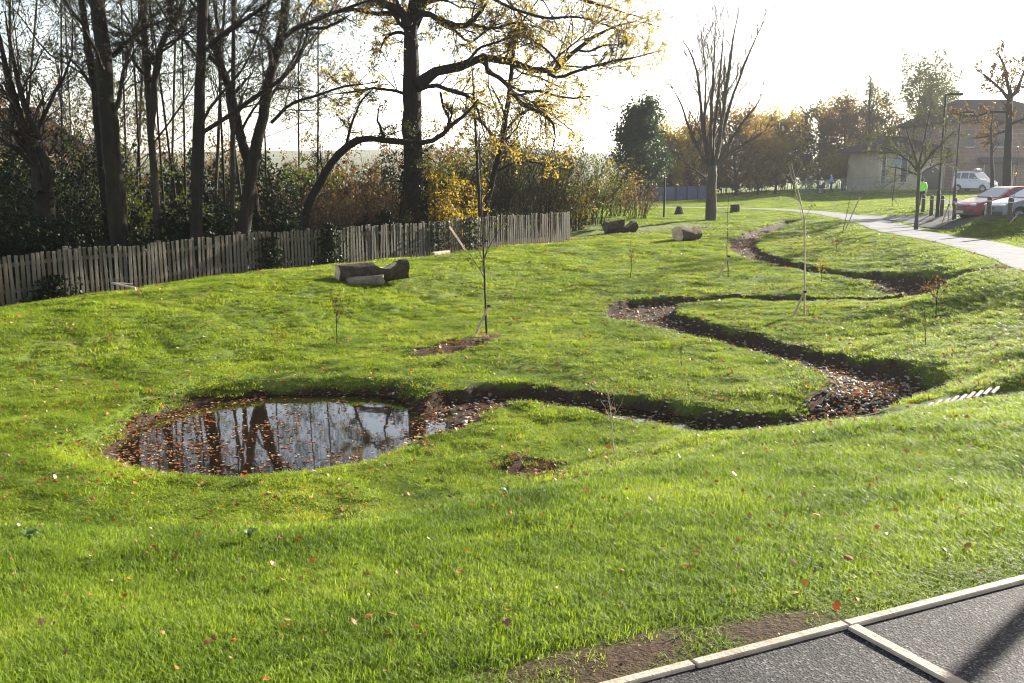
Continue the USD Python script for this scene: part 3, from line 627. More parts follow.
def spawn(P, R, m, ratio, ang, tmin, up, wig, rng, k=5, rr=.62, rmin=.0025, tmax=.98, lens=None):
    N, kk, _ = P.shape
    L = np.linalg.norm(np.diff(P, axis=1), axis=2).sum(1) if lens is None else lens
    t = rng.uniform(tmin, tmax, (N, m)); x = t * (kk - 1); i = np.minimum(x.astype(int), kk - 2); u = (x - i)[..., None]
    n = np.arange(N)[:, None]
    p = P[n, i] * (1 - u) + P[n, i + 1] * u; r = R[n, i] * (1 - u[..., 0]) + R[n, i + 1] * u[..., 0]
    T = P[n, i + 1] - P[n, i]; T = T / np.maximum(np.linalg.norm(T, axis=2, keepdims=True), 1e-9)
    q = rng.normal(size=T.shape); q -= (q * T).sum(2, keepdims=True) * T; q /= np.linalg.norm(q, axis=2, keepdims=True)
    a = ang * rng.uniform(.7, 1.3, (N, m))[..., None]
    d = np.cos(a) * T + np.sin(a) * q; d[..., 2] += up; d /= np.linalg.norm(d, axis=2, keepdims=True)
    ln = (L[:, None] * ratio * (1.15 - .6 * t) * rng.uniform(.55, 1.25, (N, m)))[..., None]
    p = p.reshape(-1, 3); d = d.reshape(-1, 3); ln = ln.reshape(-1, 1); r = np.maximum(r.reshape(-1) * rr, rmin)
    out = [p]; cur = p
    for s in range(k - 1):
        d = d + rng.normal(0, wig, d.shape); d[:, 2] += up * .25; d /= np.linalg.norm(d, axis=1, keepdims=True)
        cur = cur + d * ln / (k - 1); out.append(cur)
    Q = np.stack(out, 1); RR = r[:, None] * np.linspace(1, .35, k)[None]
    return Q, np.maximum(RR, rmin * .6)
def leafcards(c, size, rng, droop=0.0, aspect=.6):
    n = len(c); a = rng.normal(size=(n, 3)); a[:, 2] -= droop; a /= np.linalg.norm(a, axis=1, keepdims=True)
    b = np.cross(a, rng.normal(size=(n, 3))); b /= np.maximum(np.linalg.norm(b, axis=1, keepdims=True), 1e-9)
    nn = np.cross(a, b); s = (size * rng.uniform(.6, 1.35, n))[:, None]
    V = np.stack([c - a * s * .5, c + b * s * aspect * .5 + nn * s * .08, c + a * s * .5, c - b * s * aspect * .5 + nn * s * .08], 1).reshape(-1, 3)
    i = np.arange(n)[:, None] * 4; return V, np.vstack([i + [0, 1, 2], i + [0, 2, 3]])
def along(P, n, jit, rng, lo=0.2):
    """n points beside the tubes P."""
    N, k, _ = P.shape; ln_ = np.linalg.norm(P[:, -1] - P[:, 0], axis=1); w = rng.choice(N, n, p=ln_ / ln_.sum()); x = rng.uniform(lo, 1, n) * (k - 1); i = np.minimum(x.astype(int), k - 2); u = (x - i)[:, None]
    return P[w, i] * (1 - u) + P[w, i + 1] * u + rng.normal(0, jit, (n, 3))
def gnarl(v, amp, seed, sc=1.2):
    n = np.stack([meshkit.noise(v * sc + 17 * k, seed + k) - .5 for k in range(3)], 1); return v + n * amp
def limb3(pxs, Y, rng, dY=None, taper=True):
    """Pixel polyline [(px,py,width px)] at depth Y; dY: how far it reaches towards (-) or away (+) along its length."""
    out = []; n = len(pxs); dy = rng.uniform(-1.6, 1.6) if dY is None else dY
    for i, (a, b, w) in enumerate(pxs):
        y = Y + dy * i / max(1, n - 1); p = at_y(a, b, y); out.append([*p, w * y / FPX / 2])
    out = np.array(out); out[:, 3] *= .86; d = dense(out, .18); u = np.linspace(0, 1, len(d)); d[:, 3] *= np.where(taper, 1 - .75 * sstep(.72, 1, u), 1.0)
    return d[:, :3], d[:, 3]
def tree_from(name, label, Y, trunk_px, limbs, seed, bark, group=None, cat='tree', leaves=None, twig=twig_brown, top_len=7.0, levels=(7, 6, 5), leaf_n=0, leaf_size=.08, ivy=0, twig_r=.0075, base=None, wander=(.16, .2, .24), flare=1.35, ups=(.25, .12, .05), ratio=(.42, .42, .5), dense_top=10, sub=2.2, topdir=None):
    rng = np.random.default_rng(seed)
    p0 = np.array(base if base is not None else at_y(trunk_px[0][0], trunk_px[0][1], Y)); g = gz(p0[0], p0[1]); 
    d, r = limb3(trunk_px, Y, rng, dY=rng.uniform(-.5, .5), taper=False)
    # run the trunk down to the ground and taper on above the picture
    foot = d[0].copy(); foot[2] = g - .15; lean = d[min(6, len(d) - 1)] - d[0]; 
    down = np.linspace(foot, d[0], 8)[:-1]; hgt = d[:, 2] - g
    d = np.vstack([down, d]); r = np.r_[np.full(7, r[0]), r]
    fl = 1 + (flare - 1) * np.exp(-np.maximum(d[:, 2] - g, 0) / .45); r = r * fl
    tdir = d[-1] - d[-6]; tdir /= np.linalg.norm(tdir)
    if topdir is not None: tdir = np.array(topdir, float) / np.linalg.norm(topdir)
    if top_len > 0:
        n = 14; ext = [d[-1]]; dd = tdir.copy()
        for i in range(n): dd = dd + rng.normal(0, .07, 3) + [0, 0, .06]; dd /= np.linalg.norm(dd); ext.append(ext[-1] + dd * top_len / n)
        d = np.vstack([d, ext[1:]]); r = np.r_[r, np.linspace(r[-1], .02, n + 1)[1:]]
    P, R = resample(d, r, max(24, int(len(d) * .5)))
    v, f = tubes(P[None], R[None], 12); v = gnarl(v, .35 * R.max() if R.max() > .1 else R.max() * .3, seed, 2.2)
    t = Thing(name, label, cat, (p0[0], p0[1], g), group=group)
    t.part('trunk', (v, f), bark, smooth=True)
    mains = []
    for L in limbs:
        dy = None
        if isinstance(L, tuple): L, dy = L
        lp, lr = limb3(L, Y, rng, dy); a, b = resample(lp, np.maximum(lr, .012), 12); 
        a = a + np.cumsum(rng.normal(0, .012, a.shape), 0); 
        mains.append((a, b))
        v, f = tubes(a[None], b[None], 8); t.part('limb', (gnarl(v, b.max() * .5, seed + 3, 2.5), f), bark, smooth=True)
    # further limbs from the upper trunk
    zz = P[:, 2]; lo = float(np.mean(zz < (g + sub)))
    tw = []
    if dense_top:
        Q, RQ = spawn(P[None], R[None], dense_top, ratio[0], .95, max(lo, .25), ups[0], wander[0], rng, k=8, rr=.3, rmin=.010, lens=np.array([max(6.0, zz.max() - g) * .75]))
        tw.append((Q, RQ))
    if mains:
        a = np.stack([m[0] for m in mains]); b = np.stack([m[1] for m in mains])
        Q = np.concatenate([resample(x, y, 8)[0][None] for x, y in zip(a, b)]); RQ = np.concatenate([resample(x, y, 8)[1][None] for x, y in zip(a, b)])
        A = (Q, RQ)
    else: A = None
    l1 = []
    for src in [x for x in (tw[0] if tw else None, A) if x is not None]:
        l1.append(spawn(src[0], src[1], levels[0], ratio[1], .8, .15, ups[1], wander[1], rng, k=6, rr=.38, rmin=twig_r * 1.3))
    Q1 = np.concatenate([x[0] for x in l1]); R1 = np.concatenate([x[1] for x in l1])
    kp = rng.uniform(0, 1, len(Q1)) < np.clip(np.linalg.norm(Q1[:, -1] - Q1[:, 0], axis=1) / (.9 if top_len > 0 else .3), .12, 1); Q1, R1 = Q1[kp], R1[kp]
    Q2, R2 = spawn(Q1, R1, levels[1], ratio[2], .75, .2, ups[2], wander[2], rng, k=4, rr=.6, rmin=twig_r)
    parts = []
    if tw: parts.append(tubes(tw[0][0], tw[0][1], 6))
    parts += [tubes(Q1, R1, 4), tubes(Q2, R2, 3)]
    ends = Q2
    if levels[2]:
        Q3, R3 = spawn(Q2, R2, levels[2], .5, .7, .2, 0.02, .26, rng, k=3, rr=.7, rmin=twig_r * .8)
        parts.append(tubes(Q3, R3, 3)); ends = Q3
    t.part('branches', join(parts), twig)
    if leaf_n:
        c = along(ends, leaf_n, .05, rng); t.part('leaves', leafcards(c, leaf_size, rng, .3), leaves)
    if ivy:
        m = int(ivy); zt = rng.uniform(g, g + 4.2, m) ** 1; zt = g + (zt - g) * rng.uniform(.3, 1, m); px_ = np.interp(zt, P[:, 2], P[:, 0]); py_ = np.interp(zt, P[:, 2], P[:, 1]); rr_ = np.interp(zt, P[:, 2], R)
        a = rng.uniform(0, 2 * np.pi, m); e = rr_ + rng.gamma(1.5, .05, m)
        t.part('ivy', leafcards(np.c_[px_ + np.cos(a) * e, py_ + np.sin(a) * e, zt], .11, rng, .4, .8), leaf_ivy)
    return t
def bush(name, label, base, size, seed, leafm, n, ls, cat='shrub', group=None, stems=26, twig=twig_brown, up=.8, open_=.0, twigs=5, lower=.02, stem_r=.012):
    """A shrub: stems from the base fanning out into an uneven mass (rx, ry, h) of twigs and leaves."""
    rng = np.random.default_rng(seed); rx, ry, h = size; base = np.asarray(base, float)
    a = rng.uniform(0, 2 * np.pi, stems); rad = np.sqrt(rng.uniform(0, 1, stems)); hh = h * (1 - .45 * rad ** 2) * rng.uniform(.6, 1.08, stems)
    tip = np.c_[np.cos(a) * rad * rx, np.sin(a) * rad * ry, hh]; s0 = tip * [.35, .35, 0]
    k = 7; u = np.linspace(0, 1, k)[None, :, None]; P = s0[:, None] * (1 - u) + tip[:, None] * u ** np.array([1.5, 1.5, .9]); P = P + np.cumsum(rng.normal(0, .035 * h / 2, P.shape), 1) * (u > 0); P += base - [0, 0, .05]
    R = stem_r * (h / 2) ** .5 * np.linspace(1, .3, k)[None] * rng.uniform(.6, 1.4, (stems, 1))
    Q, RQ = spawn(P, R, twigs, .38, .8, .2, .2 * up, .2, rng, k=4, rr=.6, rmin=.004)
    Q2, RQ2 = spawn(Q, RQ, 4, .45, .8, .15, .08, .25, rng, k=3, rr=.6, rmin=.003)
    t = Thing(name, label, cat, base, group=group)
    t.part('stems', join([tubes(P, R, 4), tubes(Q, RQ, 3), tubes(Q2, RQ2, 3)]), twig)
    if n:
        allp = np.concatenate([resample_all(Q, 5), resample_all(Q2, 5)])
        c = along(allp, n, .06 * max(1, h / 3), rng, .1)
        cl = meshkit.fbm(c * 1.3 / max(.5, h / 3), 3, seed); keep = cl > .30 + open_ ; c = c[keep]; c = c[c[:, 2] > base[2] + lower]
        t.part('leaves', leafcards(c, ls, rng, .3, .7), leafm)
    return t
def resample_all(Q, k):
    N, kk, _ = Q.shape; x = np.linspace(0, kk - 1, k); i = np.minimum(x.astype(int), kk - 2); u = (x - i)[None, :, None]
    return Q[:, i] * (1 - u) + Q[:, i + 1] * u

# ---------------------------------------------------------------- picket fence
picket_mats = [surf(f'weathered_picket_{w}', [(.3, tuple(np.array(c) * .62)), (.55, c), (.8, tuple(np.array(c) * 1.35))], 3.5, .85, .5, 26, stretch=(1, 1, .12)) for w, c in
               (('grey', (.10, .088, .072)), ('brown', (.085, .068, .05)), ('mossy', (.064, .06, .042)))]
fpost_mat = surf('fence_post_wood', [(.3, (.06, .048, .036)), (.6, (.11, .09, .068)), (.85, (.17, .14, .105))], 4, .85, .5, 22, stretch=(1, 1, .2))
ffoot = fence_a[:2] - FD * 3.2; FLEN = FL + 3.2
FZ = lambda s: gz(*(ffoot + FD * s)) + .02
ft = Thing('picket_fence', 'long weathered grey wooden picket fence between the lawn and the dark wood', 'fence', (*(ffoot + FD * FLEN / 2), FZ(FLEN / 2)))
rf = random.Random(3); s = 0.05; posts = np.arange(0, FLEN + .1, 2.42); posts[-1] = min(posts[-1], FLEN)
zs = np.array([FZ(x) for x in np.arange(0, FLEN + .5, .25)]); zf = lambda x: float(np.interp(x, np.arange(0, FLEN + .5, .25), zs))
fang = math.atan2(FD[1], FD[0])
def onfence(m, s, off, z, lean=0.0, twist=0.0):
    if lean: m.apply_transform(trimesh.transformations.rotation_matrix(lean, [0, 1, 0]))
    if twist: m.apply_transform(trimesh.transformations.rotation_matrix(twist, [1, 0, 0]))
    m.apply_transform(trimesh.transformations.rotation_matrix(fang, [0, 0, 1])); p = ffoot + FD * s + FN * off; m.apply_translation([p[0], p[1], z]); return m
gap_at = [17.9, 18.02]
while s < FLEN:
    step = .124 + rf.uniform(-.008, .008)
    dp = np.abs(posts - s).min()
    hgt = 1.13 * (1 + rf.uniform(-.012, .012)); w = .083 + rf.uniform(-.006, .006)
    if rf.random() < .02: hgt *= .95
    if s > FLEN - 1.0: w = .118; 
    m = rbox(w, .019, hgt, .006); m.apply_translation([0, 0, hgt / 2])
    ft.part('picket', onfence(m, s, rf.uniform(-.006, .006), zf(s) - .03, rf.gauss(0, .014), rf.gauss(0, .012)), picket_mats[rf.choice([0, 0, 0, 1, 2])])
    s += step
for i, x in enumerate(posts):
    m = rbox(.10, .10, 1.25, .01); m.apply_translation([0, 0, .575])
    ft.part('fence_post', onfence(m, x, .10, zf(x) - .05, rf.gauss(0, .015)), fpost_mat)
    if i + 1 < len(posts):
        L = posts[i + 1] - x; sl = math.atan2(zf(posts[i + 1]) - zf(x), L)
        for zz in (.28, .86):
            m = rbox(L - .004, .045, .085, .006); ft.part('rail', onfence(m, x + L / 2, .037, (zf(x) + zf(x + L)) / 2 + zz, -sl), fpost_mat)
def fence_s(px):
    """Distance along the fence at a picture column."""
    best = min(np.linspace(0, FLEN, 800), key=lambda q: abs((ffoot + FD * q)[0] / max((ffoot + FD * q)[1] * CP, 1e-6) * FPX * .985 + 512 - px)); return best
# pale posts in front
pale_wood = surf('pale_cut_wood', [(.25, (.18, .14, .10)), (.5, (.29, .23, .17)), (.8, (.40, .33, .25))], 5, .8, .4, 30)
# leaning plank and loose pieces
sp = fence_s(452); pk = ffoot + FD * sp - FN * .28
m = rbox(1.25, .03, .09, .005); m.apply_transform(trimesh.transformations.rotation_matrix(.80, [0, 1, 0])); m.apply_transform(trimesh.transformations.rotation_matrix(fang, [0, 0, 1])); m.apply_translation([pk[0], pk[1], gz(*pk) + .43])
single('loose_plank', m, pale_wood, 'pale plank leaning slantwise against the far part of the picket fence', 'plank')
pk = ffoot + FD * (sp - .9) - FN * .3
m = rbox(.9, .16, .12, .02); m.apply_transform(trimesh.transformations.rotation_matrix(fang + .1, [0, 0, 1])); m.apply_translation([pk[0], pk[1], gz(*pk) + .08])
single('short_beam', m, pale_wood, 'short pale beam lying at the foot of the fence beside the leaning plank', 'beam')
# fallen stick
k0 = [on(113, 297, .03), on(124, 294, .10), on(133, 290, .28), on(139, 291, .22)]
k0 = np.array(k0); k0[:, 1] = np.mean(k0[:, 1]) + np.array([0, .05, .1, .3]); k0[:, 2] = gz(k0[0, 0], k0[0, 1]) + np.array([.03, .09, .22, .17])
a, b = resample(k0, np.array([.03, .028, .022, .012]), 8)
single('fallen_branch', tubes(a[None], b[None], 6), twig_pale, 'pale broken branch lying at the foot of the fence near its left end', 'branch', smooth=True)
# ivy on the fence
for (px, lab, n_, h_) in ((327, 'thick ivy clump climbing a fence post near the hollow log', 900, 1.25), (268, 'ragged ivy trailing over the pickets left of the thick post clump', 500, .95), (48, 'dark ivy creeping up the shaded pickets near the fence left end', 420, .55), (470, 'thin ivy growing up the sunny pickets behind the staked sapling', 260, 1.2), (437, 'narrow ivy strand up the sunny fence left of the leaning plank', 200, 1.15)):
    r_ = np.random.default_rng(px); q = fence_s(px); c = []
    for i in range(n_):
        z_ = r_.uniform(0, 1) ** 1.2 * h_; wdt = (.24 if n_ > 600 else .3) * (1.15 - z_ / h_ * .6); x_ = q + r_.normal(0, wdt); p = ffoot + FD * x_ - FN * (.05 + abs(r_.normal(0, .07))); c.append([p[0], p[1], zf(x_) + z_])
    t = Thing('ivy', lab, 'ivy', (*(ffoot + FD * q), zf(q)))
    st = np.array([[*(ffoot + FD * (q + .05 * math.sin(i)) - FN * .05), zf(q) + i * h_ / 7] for i in range(8)])
    t.part('stem', tubes(st[None], np.full((1, 8), .015), 5), twig_brown)
    t.part('leaves', leafcards(np.array(c), .085, r_, .5, .85), leaf_ivy)

# ---------------------------------------------------------------- log seats and stumps
bark_log = surf('log_bark', [(.3, (.018, .013, .009)), (.55, (.042, .031, .021)), (.8, (.08, .06, .042))], 7, .9, 1.0, 18, bdist=.04)
cut_wood = surf('log_cut_wood', [(.25, (.24, .17, .11)), (.5, (.40, .30, .20)), (.8, (.56, .45, .33))], 4, .75, .6, 30)
old_wood = surf('log_old_wood', [(.25, (.06, .048, .036)), (.5, (.12, .10, .076)), (.8, (.21, .18, .14))], 5, .8, .6, 24)
def log_mesh(L, R, seed, scoop=None, taper=.9):
    """A log along +x resting on z=0; scoop=(x0, x1, depth) takes a seat out of it. Returns bark and cut meshes."""
    m = Manifold.cylinder(L, R, R * taper, 40).refine_to_length(.07)
    def wrp(p):
        p = np.array(p); ang = np.arctan2(p[:, 1], p[:, 0]); rad = np.hypot(p[:, 0], p[:, 1]); n = meshkit.fbm(np.c_[np.cos(ang) * 1.3, np.sin(ang) * 1.3, p[:, 2] * 1.1] + seed * 9.1, 3, seed) - .5
        q = np.c_[p[:, 0] * (1 + .42 * n), p[:, 1] * (1 + .42 * n), p[:, 2] + (rad / R) * .03 * np.sin(ang * 3 + seed)]
        return q
    m = m.warp_batch(wrp)
    m = m.rotate([0, 90, 0]).translate([-L / 2, 0, R * .93])
    ends = m
    if scoop:
        x0, x1, dp = scoop; dp *= 1.15; w_ = x1 - x0; rr = (w_ * w_ / 4 + dp * dp) / (2 * dp)
        c = Manifold.cylinder(R * 3, rr, rr, 48).rotate([90, 0, 0]).translate([(x0 + x1) / 2, R * 1.5, R * 1.93 - dp + rr]).refine_to_length(.09)
        m = m - c
    tmh = trimesh.Trimesh(*[np.asarray(x) for x in (m.to_mesh().vert_properties[:, :3], m.to_mesh().tri_verts)], process=False)
    c = tmh.triangles_center; n = tmh.face_normals; rad = np.hypot(c[:, 1], c[:, 2] - R * .93)
    cut = (np.abs(n[:, 0]) > .8) | (rad < R * .76) | ((n[:, 2] > .96) & (c[:, 2] < R * 1.7))
    return tmh.submesh([np.where(~cut)[0]], append=True, repair=False), tmh.submesh([np.where(cut)[0]], append=True, repair=False)
def log(name, label, pos, ang, L, R, seed, scoop=None, cutm=None, tilt=0.0, cat='log', taper=.9, barkm=None):
    b, c = log_mesh(L, R, seed, scoop, taper)
    for m in (b, c):
        if tilt: m.apply_transform(trimesh.transformations.rotation_matrix(tilt, [0, 1, 0]))
        m.apply_transform(trimesh.transformations.rotation_matrix(ang, [0, 0, 1])); m.apply_translation(pos)
    t = Thing(name, label, cat, pos); t.part('bark', b, barkm or bark_log, smooth=45); t.part('cut_wood', c, cutm or cut_wood, smooth=35); return t
def stump(name, label, pos, h, r0, r1, seed):
    m = Manifold.cylinder(h, r0, r1, 32).refine_to_length(.06)
    def wrp(p):
        p = np.array(p); ang = np.arctan2(p[:, 1], p[:, 0]); n = meshkit.fbm(np.c_[np.cos(ang) * 1.6, np.sin(ang) * 1.6, p[:, 2] * 1.5] + seed, 3, seed) - .5
        k = 1 + .35 * n + .25 * np.maximum(0, np.cos(ang * 4 + seed)) * np.exp(-p[:, 2] / .15); return np.c_[p[:, 0] * k, p[:, 1] * k, p[:, 2] + .03 * np.sin(ang * 2 + seed) * (p[:, 2] > h * .9)]
    m = m.warp_batch(wrp).translate([*pos[:2], pos[2] - .06]); tmh = trimesh.Trimesh(m.to_mesh().vert_properties[:, :3], m.to_mesh().tri_verts, process=False)
    cut = tmh.face_normals[:, 2] > .85; t = Thing(name, label, 'stump', pos)
    t.part('bark', tmh.submesh([np.where(~cut)[0]], append=True, repair=False), bark_log, smooth=45); t.part('cut_top', tmh.submesh([np.where(cut)[0]], append=True, repair=False), old_wood, smooth=35)
p = on(372, 284); 
log('carved_log', 'large dark log with a seat scooped from its top near the fence', p + [0, .22, 0], .42, 1.75, .27, 2, (.0, .66, .17), tilt=-.06)
log('split_log', 'small pale grey split log lying in front of the large scooped log by the fence', p + [-.10, -.30, -.02], .30, .85, .125, 5, None, old_wood, tilt=-.05, barkm=old_wood)
p = on(621, 233)
log('carved_log', 'dark log seat with a curved scoop in front of the brown shrubs', p + [0, .3, 0], .30, 1.45, .27, 12, (-.18, .52, .26), old_wood)
stump('stump', 'upright stump standing right behind the dark scooped log seat', np.array([*(p + [.12, 1.1, 0])[:2], gz(p[0] + .12, p[1] + 1.1)]), .62, .21, .17, 3)
p = on(688, 241)
log('carved_log', 'short fat log on the ridge with a seat cut out showing pale wood', p + [0, .2, 0], .72, 1.2, .285, 17, (.02, .44, .27), cut_wood)
p = on(679, 214.5); stump('stump', 'cone shaped dark stump left of the bare tree', p, .52, .30, .15, 6)
p = on(735, 212.5); stump('stump', 'squat block stump right of the bare tree beside the path', p, .56, .31, .28, 9)
# ---------------------------------------------------------------- the wood behind the fence
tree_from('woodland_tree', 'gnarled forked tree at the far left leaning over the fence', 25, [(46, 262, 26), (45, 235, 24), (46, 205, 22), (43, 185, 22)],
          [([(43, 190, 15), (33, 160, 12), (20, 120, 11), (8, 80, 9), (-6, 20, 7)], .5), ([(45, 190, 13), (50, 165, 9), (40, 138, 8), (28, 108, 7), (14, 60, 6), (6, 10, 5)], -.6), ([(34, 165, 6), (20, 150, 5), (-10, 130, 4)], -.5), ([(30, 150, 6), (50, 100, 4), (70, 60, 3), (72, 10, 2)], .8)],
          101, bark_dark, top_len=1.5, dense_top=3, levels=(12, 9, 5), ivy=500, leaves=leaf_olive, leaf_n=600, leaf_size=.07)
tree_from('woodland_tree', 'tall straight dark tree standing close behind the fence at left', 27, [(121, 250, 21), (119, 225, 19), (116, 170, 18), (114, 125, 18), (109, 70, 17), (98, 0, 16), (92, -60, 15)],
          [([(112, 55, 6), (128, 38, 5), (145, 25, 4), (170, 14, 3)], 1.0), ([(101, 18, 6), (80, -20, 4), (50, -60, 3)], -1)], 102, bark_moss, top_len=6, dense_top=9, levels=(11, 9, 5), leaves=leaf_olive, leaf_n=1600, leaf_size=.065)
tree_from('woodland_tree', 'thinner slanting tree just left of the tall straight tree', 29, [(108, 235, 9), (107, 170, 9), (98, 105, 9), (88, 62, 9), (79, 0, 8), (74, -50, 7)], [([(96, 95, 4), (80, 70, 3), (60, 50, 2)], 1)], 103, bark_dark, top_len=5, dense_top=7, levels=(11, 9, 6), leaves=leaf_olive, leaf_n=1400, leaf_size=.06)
tree_from('woodland_tree', 'slim tree with a curved second stem rising to the right', 28, [(158, 235, 9), (156, 200, 9), (151, 160, 9), (146, 105, 8), (142, 40, 7), (140, -30, 6)],
          [([(151, 140, 7.5), (150, 110, 8), (155, 70, 8), (162, 38, 7.5), (178, 14, 7), (188, -10, 6), (196, -60, 5)], .4), ([(144, 75, 4), (130, 55, 3), (118, 20, 2)], -.7)], 104, bark_grey, top_len=4, dense_top=6, levels=(11, 9, 6), leaves=leaf_olive, leaf_n=1400, leaf_size=.06)
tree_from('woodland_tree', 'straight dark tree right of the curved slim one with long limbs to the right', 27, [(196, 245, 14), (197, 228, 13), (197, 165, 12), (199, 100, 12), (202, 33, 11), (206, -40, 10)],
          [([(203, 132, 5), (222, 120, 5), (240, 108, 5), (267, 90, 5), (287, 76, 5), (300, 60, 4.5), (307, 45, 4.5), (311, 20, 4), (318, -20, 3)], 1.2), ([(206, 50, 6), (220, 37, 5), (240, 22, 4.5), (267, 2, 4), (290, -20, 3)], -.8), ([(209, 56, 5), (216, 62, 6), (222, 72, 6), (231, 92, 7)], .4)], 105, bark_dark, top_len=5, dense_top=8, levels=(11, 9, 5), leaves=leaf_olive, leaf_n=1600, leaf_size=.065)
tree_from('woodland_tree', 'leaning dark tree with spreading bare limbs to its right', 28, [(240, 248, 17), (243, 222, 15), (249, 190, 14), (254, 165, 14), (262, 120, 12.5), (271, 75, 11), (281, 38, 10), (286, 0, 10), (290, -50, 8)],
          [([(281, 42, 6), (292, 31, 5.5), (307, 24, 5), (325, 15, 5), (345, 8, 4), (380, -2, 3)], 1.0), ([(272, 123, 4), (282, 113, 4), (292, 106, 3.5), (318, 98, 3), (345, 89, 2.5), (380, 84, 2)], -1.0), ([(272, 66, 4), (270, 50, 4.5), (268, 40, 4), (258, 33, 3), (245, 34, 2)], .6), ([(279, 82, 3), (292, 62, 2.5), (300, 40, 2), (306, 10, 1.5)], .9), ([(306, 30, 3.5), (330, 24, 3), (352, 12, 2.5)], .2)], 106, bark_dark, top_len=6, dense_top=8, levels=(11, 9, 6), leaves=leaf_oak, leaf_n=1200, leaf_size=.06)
tree_from('woodland_tree', 'dark leaning trunk half hidden behind the spreading leaning tree', 31, [(258, 235, 11), (257, 200, 11), (242, 140, 11), (235, 110, 10), (229, 88, 9), (219, 60, 8)], [([(231, 95, 4), (246, 80, 3), (251, 72, 2)], .5)], 107, bark_dark, top_len=5, dense_top=6, levels=(8, 8, 5))
tree_from('woodland_tree', 'pale slender pole tree between two dark trunks', 30, [(232, 240, 6), (232, 213, 5.5), (233, 150, 5.5), (234, 100, 5), (235, 33, 5), (234, -30, 4)], [([(233, 120, 3), (244, 95, 2), (252, 70, 1.5)], .6)], 108, bark_grey, top_len=4, dense_top=8, levels=(8, 7, 4), twig=twig_brown)
tree_from('woodland_tree', 'low dark tree leaning far right across the foot of the great oak', 33.5, [(304, 222, 10), (306, 205, 9), (316, 190, 9), (330, 166, 9), (341, 152, 9), (352, 143, 9), (365, 138, 8), (385, 140, 7), (405, 142, 7), (425, 142, 6), (440, 137, 5.5), (452, 124, 5)],
          [([(346, 148, 4), (352, 125, 3), (360, 105, 2.5), (375, 88, 2)], .8), ([(385, 140, 4), (378, 118, 2.5), (382, 100, 2)], -.5), ([(447, 130, 3), (448, 112, 2.5), (455, 95, 2)], .3)], 109, bark_dark, top_len=1.2, dense_top=4, levels=(11, 9, 5), leaves=leaf_olive, leaf_n=1600, leaf_size=.065, flare=1.1, sub=.2)
rw = np.random.default_rng(77)
poles = []
for i in range(20):
    px = [20, 62, 76, 135, 143, 171, 180, 186, 214, 226, 246, 300, 318, 12, 34, 90, 128, 166, 206, 268][i]; Y = rw.uniform(32, 46); w = rw.uniform(1.8, 4.2); dx = rw.normal(0, 7)
    if i < 5:
        poles.append(tree_from('pole_tree', 'slim bare pole tree among many deep in the wood behind the fence', Y, [(px, 232, w), (px + dx * .3, 150, w * .9), (px + dx * .6, 70, w * .8), (px + dx, -20, w * .6)], [], 200 + i, [bark_grey, bark_dark, bark_moss][i % 3], group='slim bare pole trees deep in the wood', top_len=3, dense_top=13, levels=(7, 6, 3), leaves=leaf_olive, leaf_n=500 if i % 2 else 900, leaf_size=.09, twig_r=.006, flare=1.1))
    else:
        p = at_y(px, 232, Y); dup(poles[i % 5], (p[0], p[1], gz(p[0], p[1])), rw.uniform(0, 6.28))
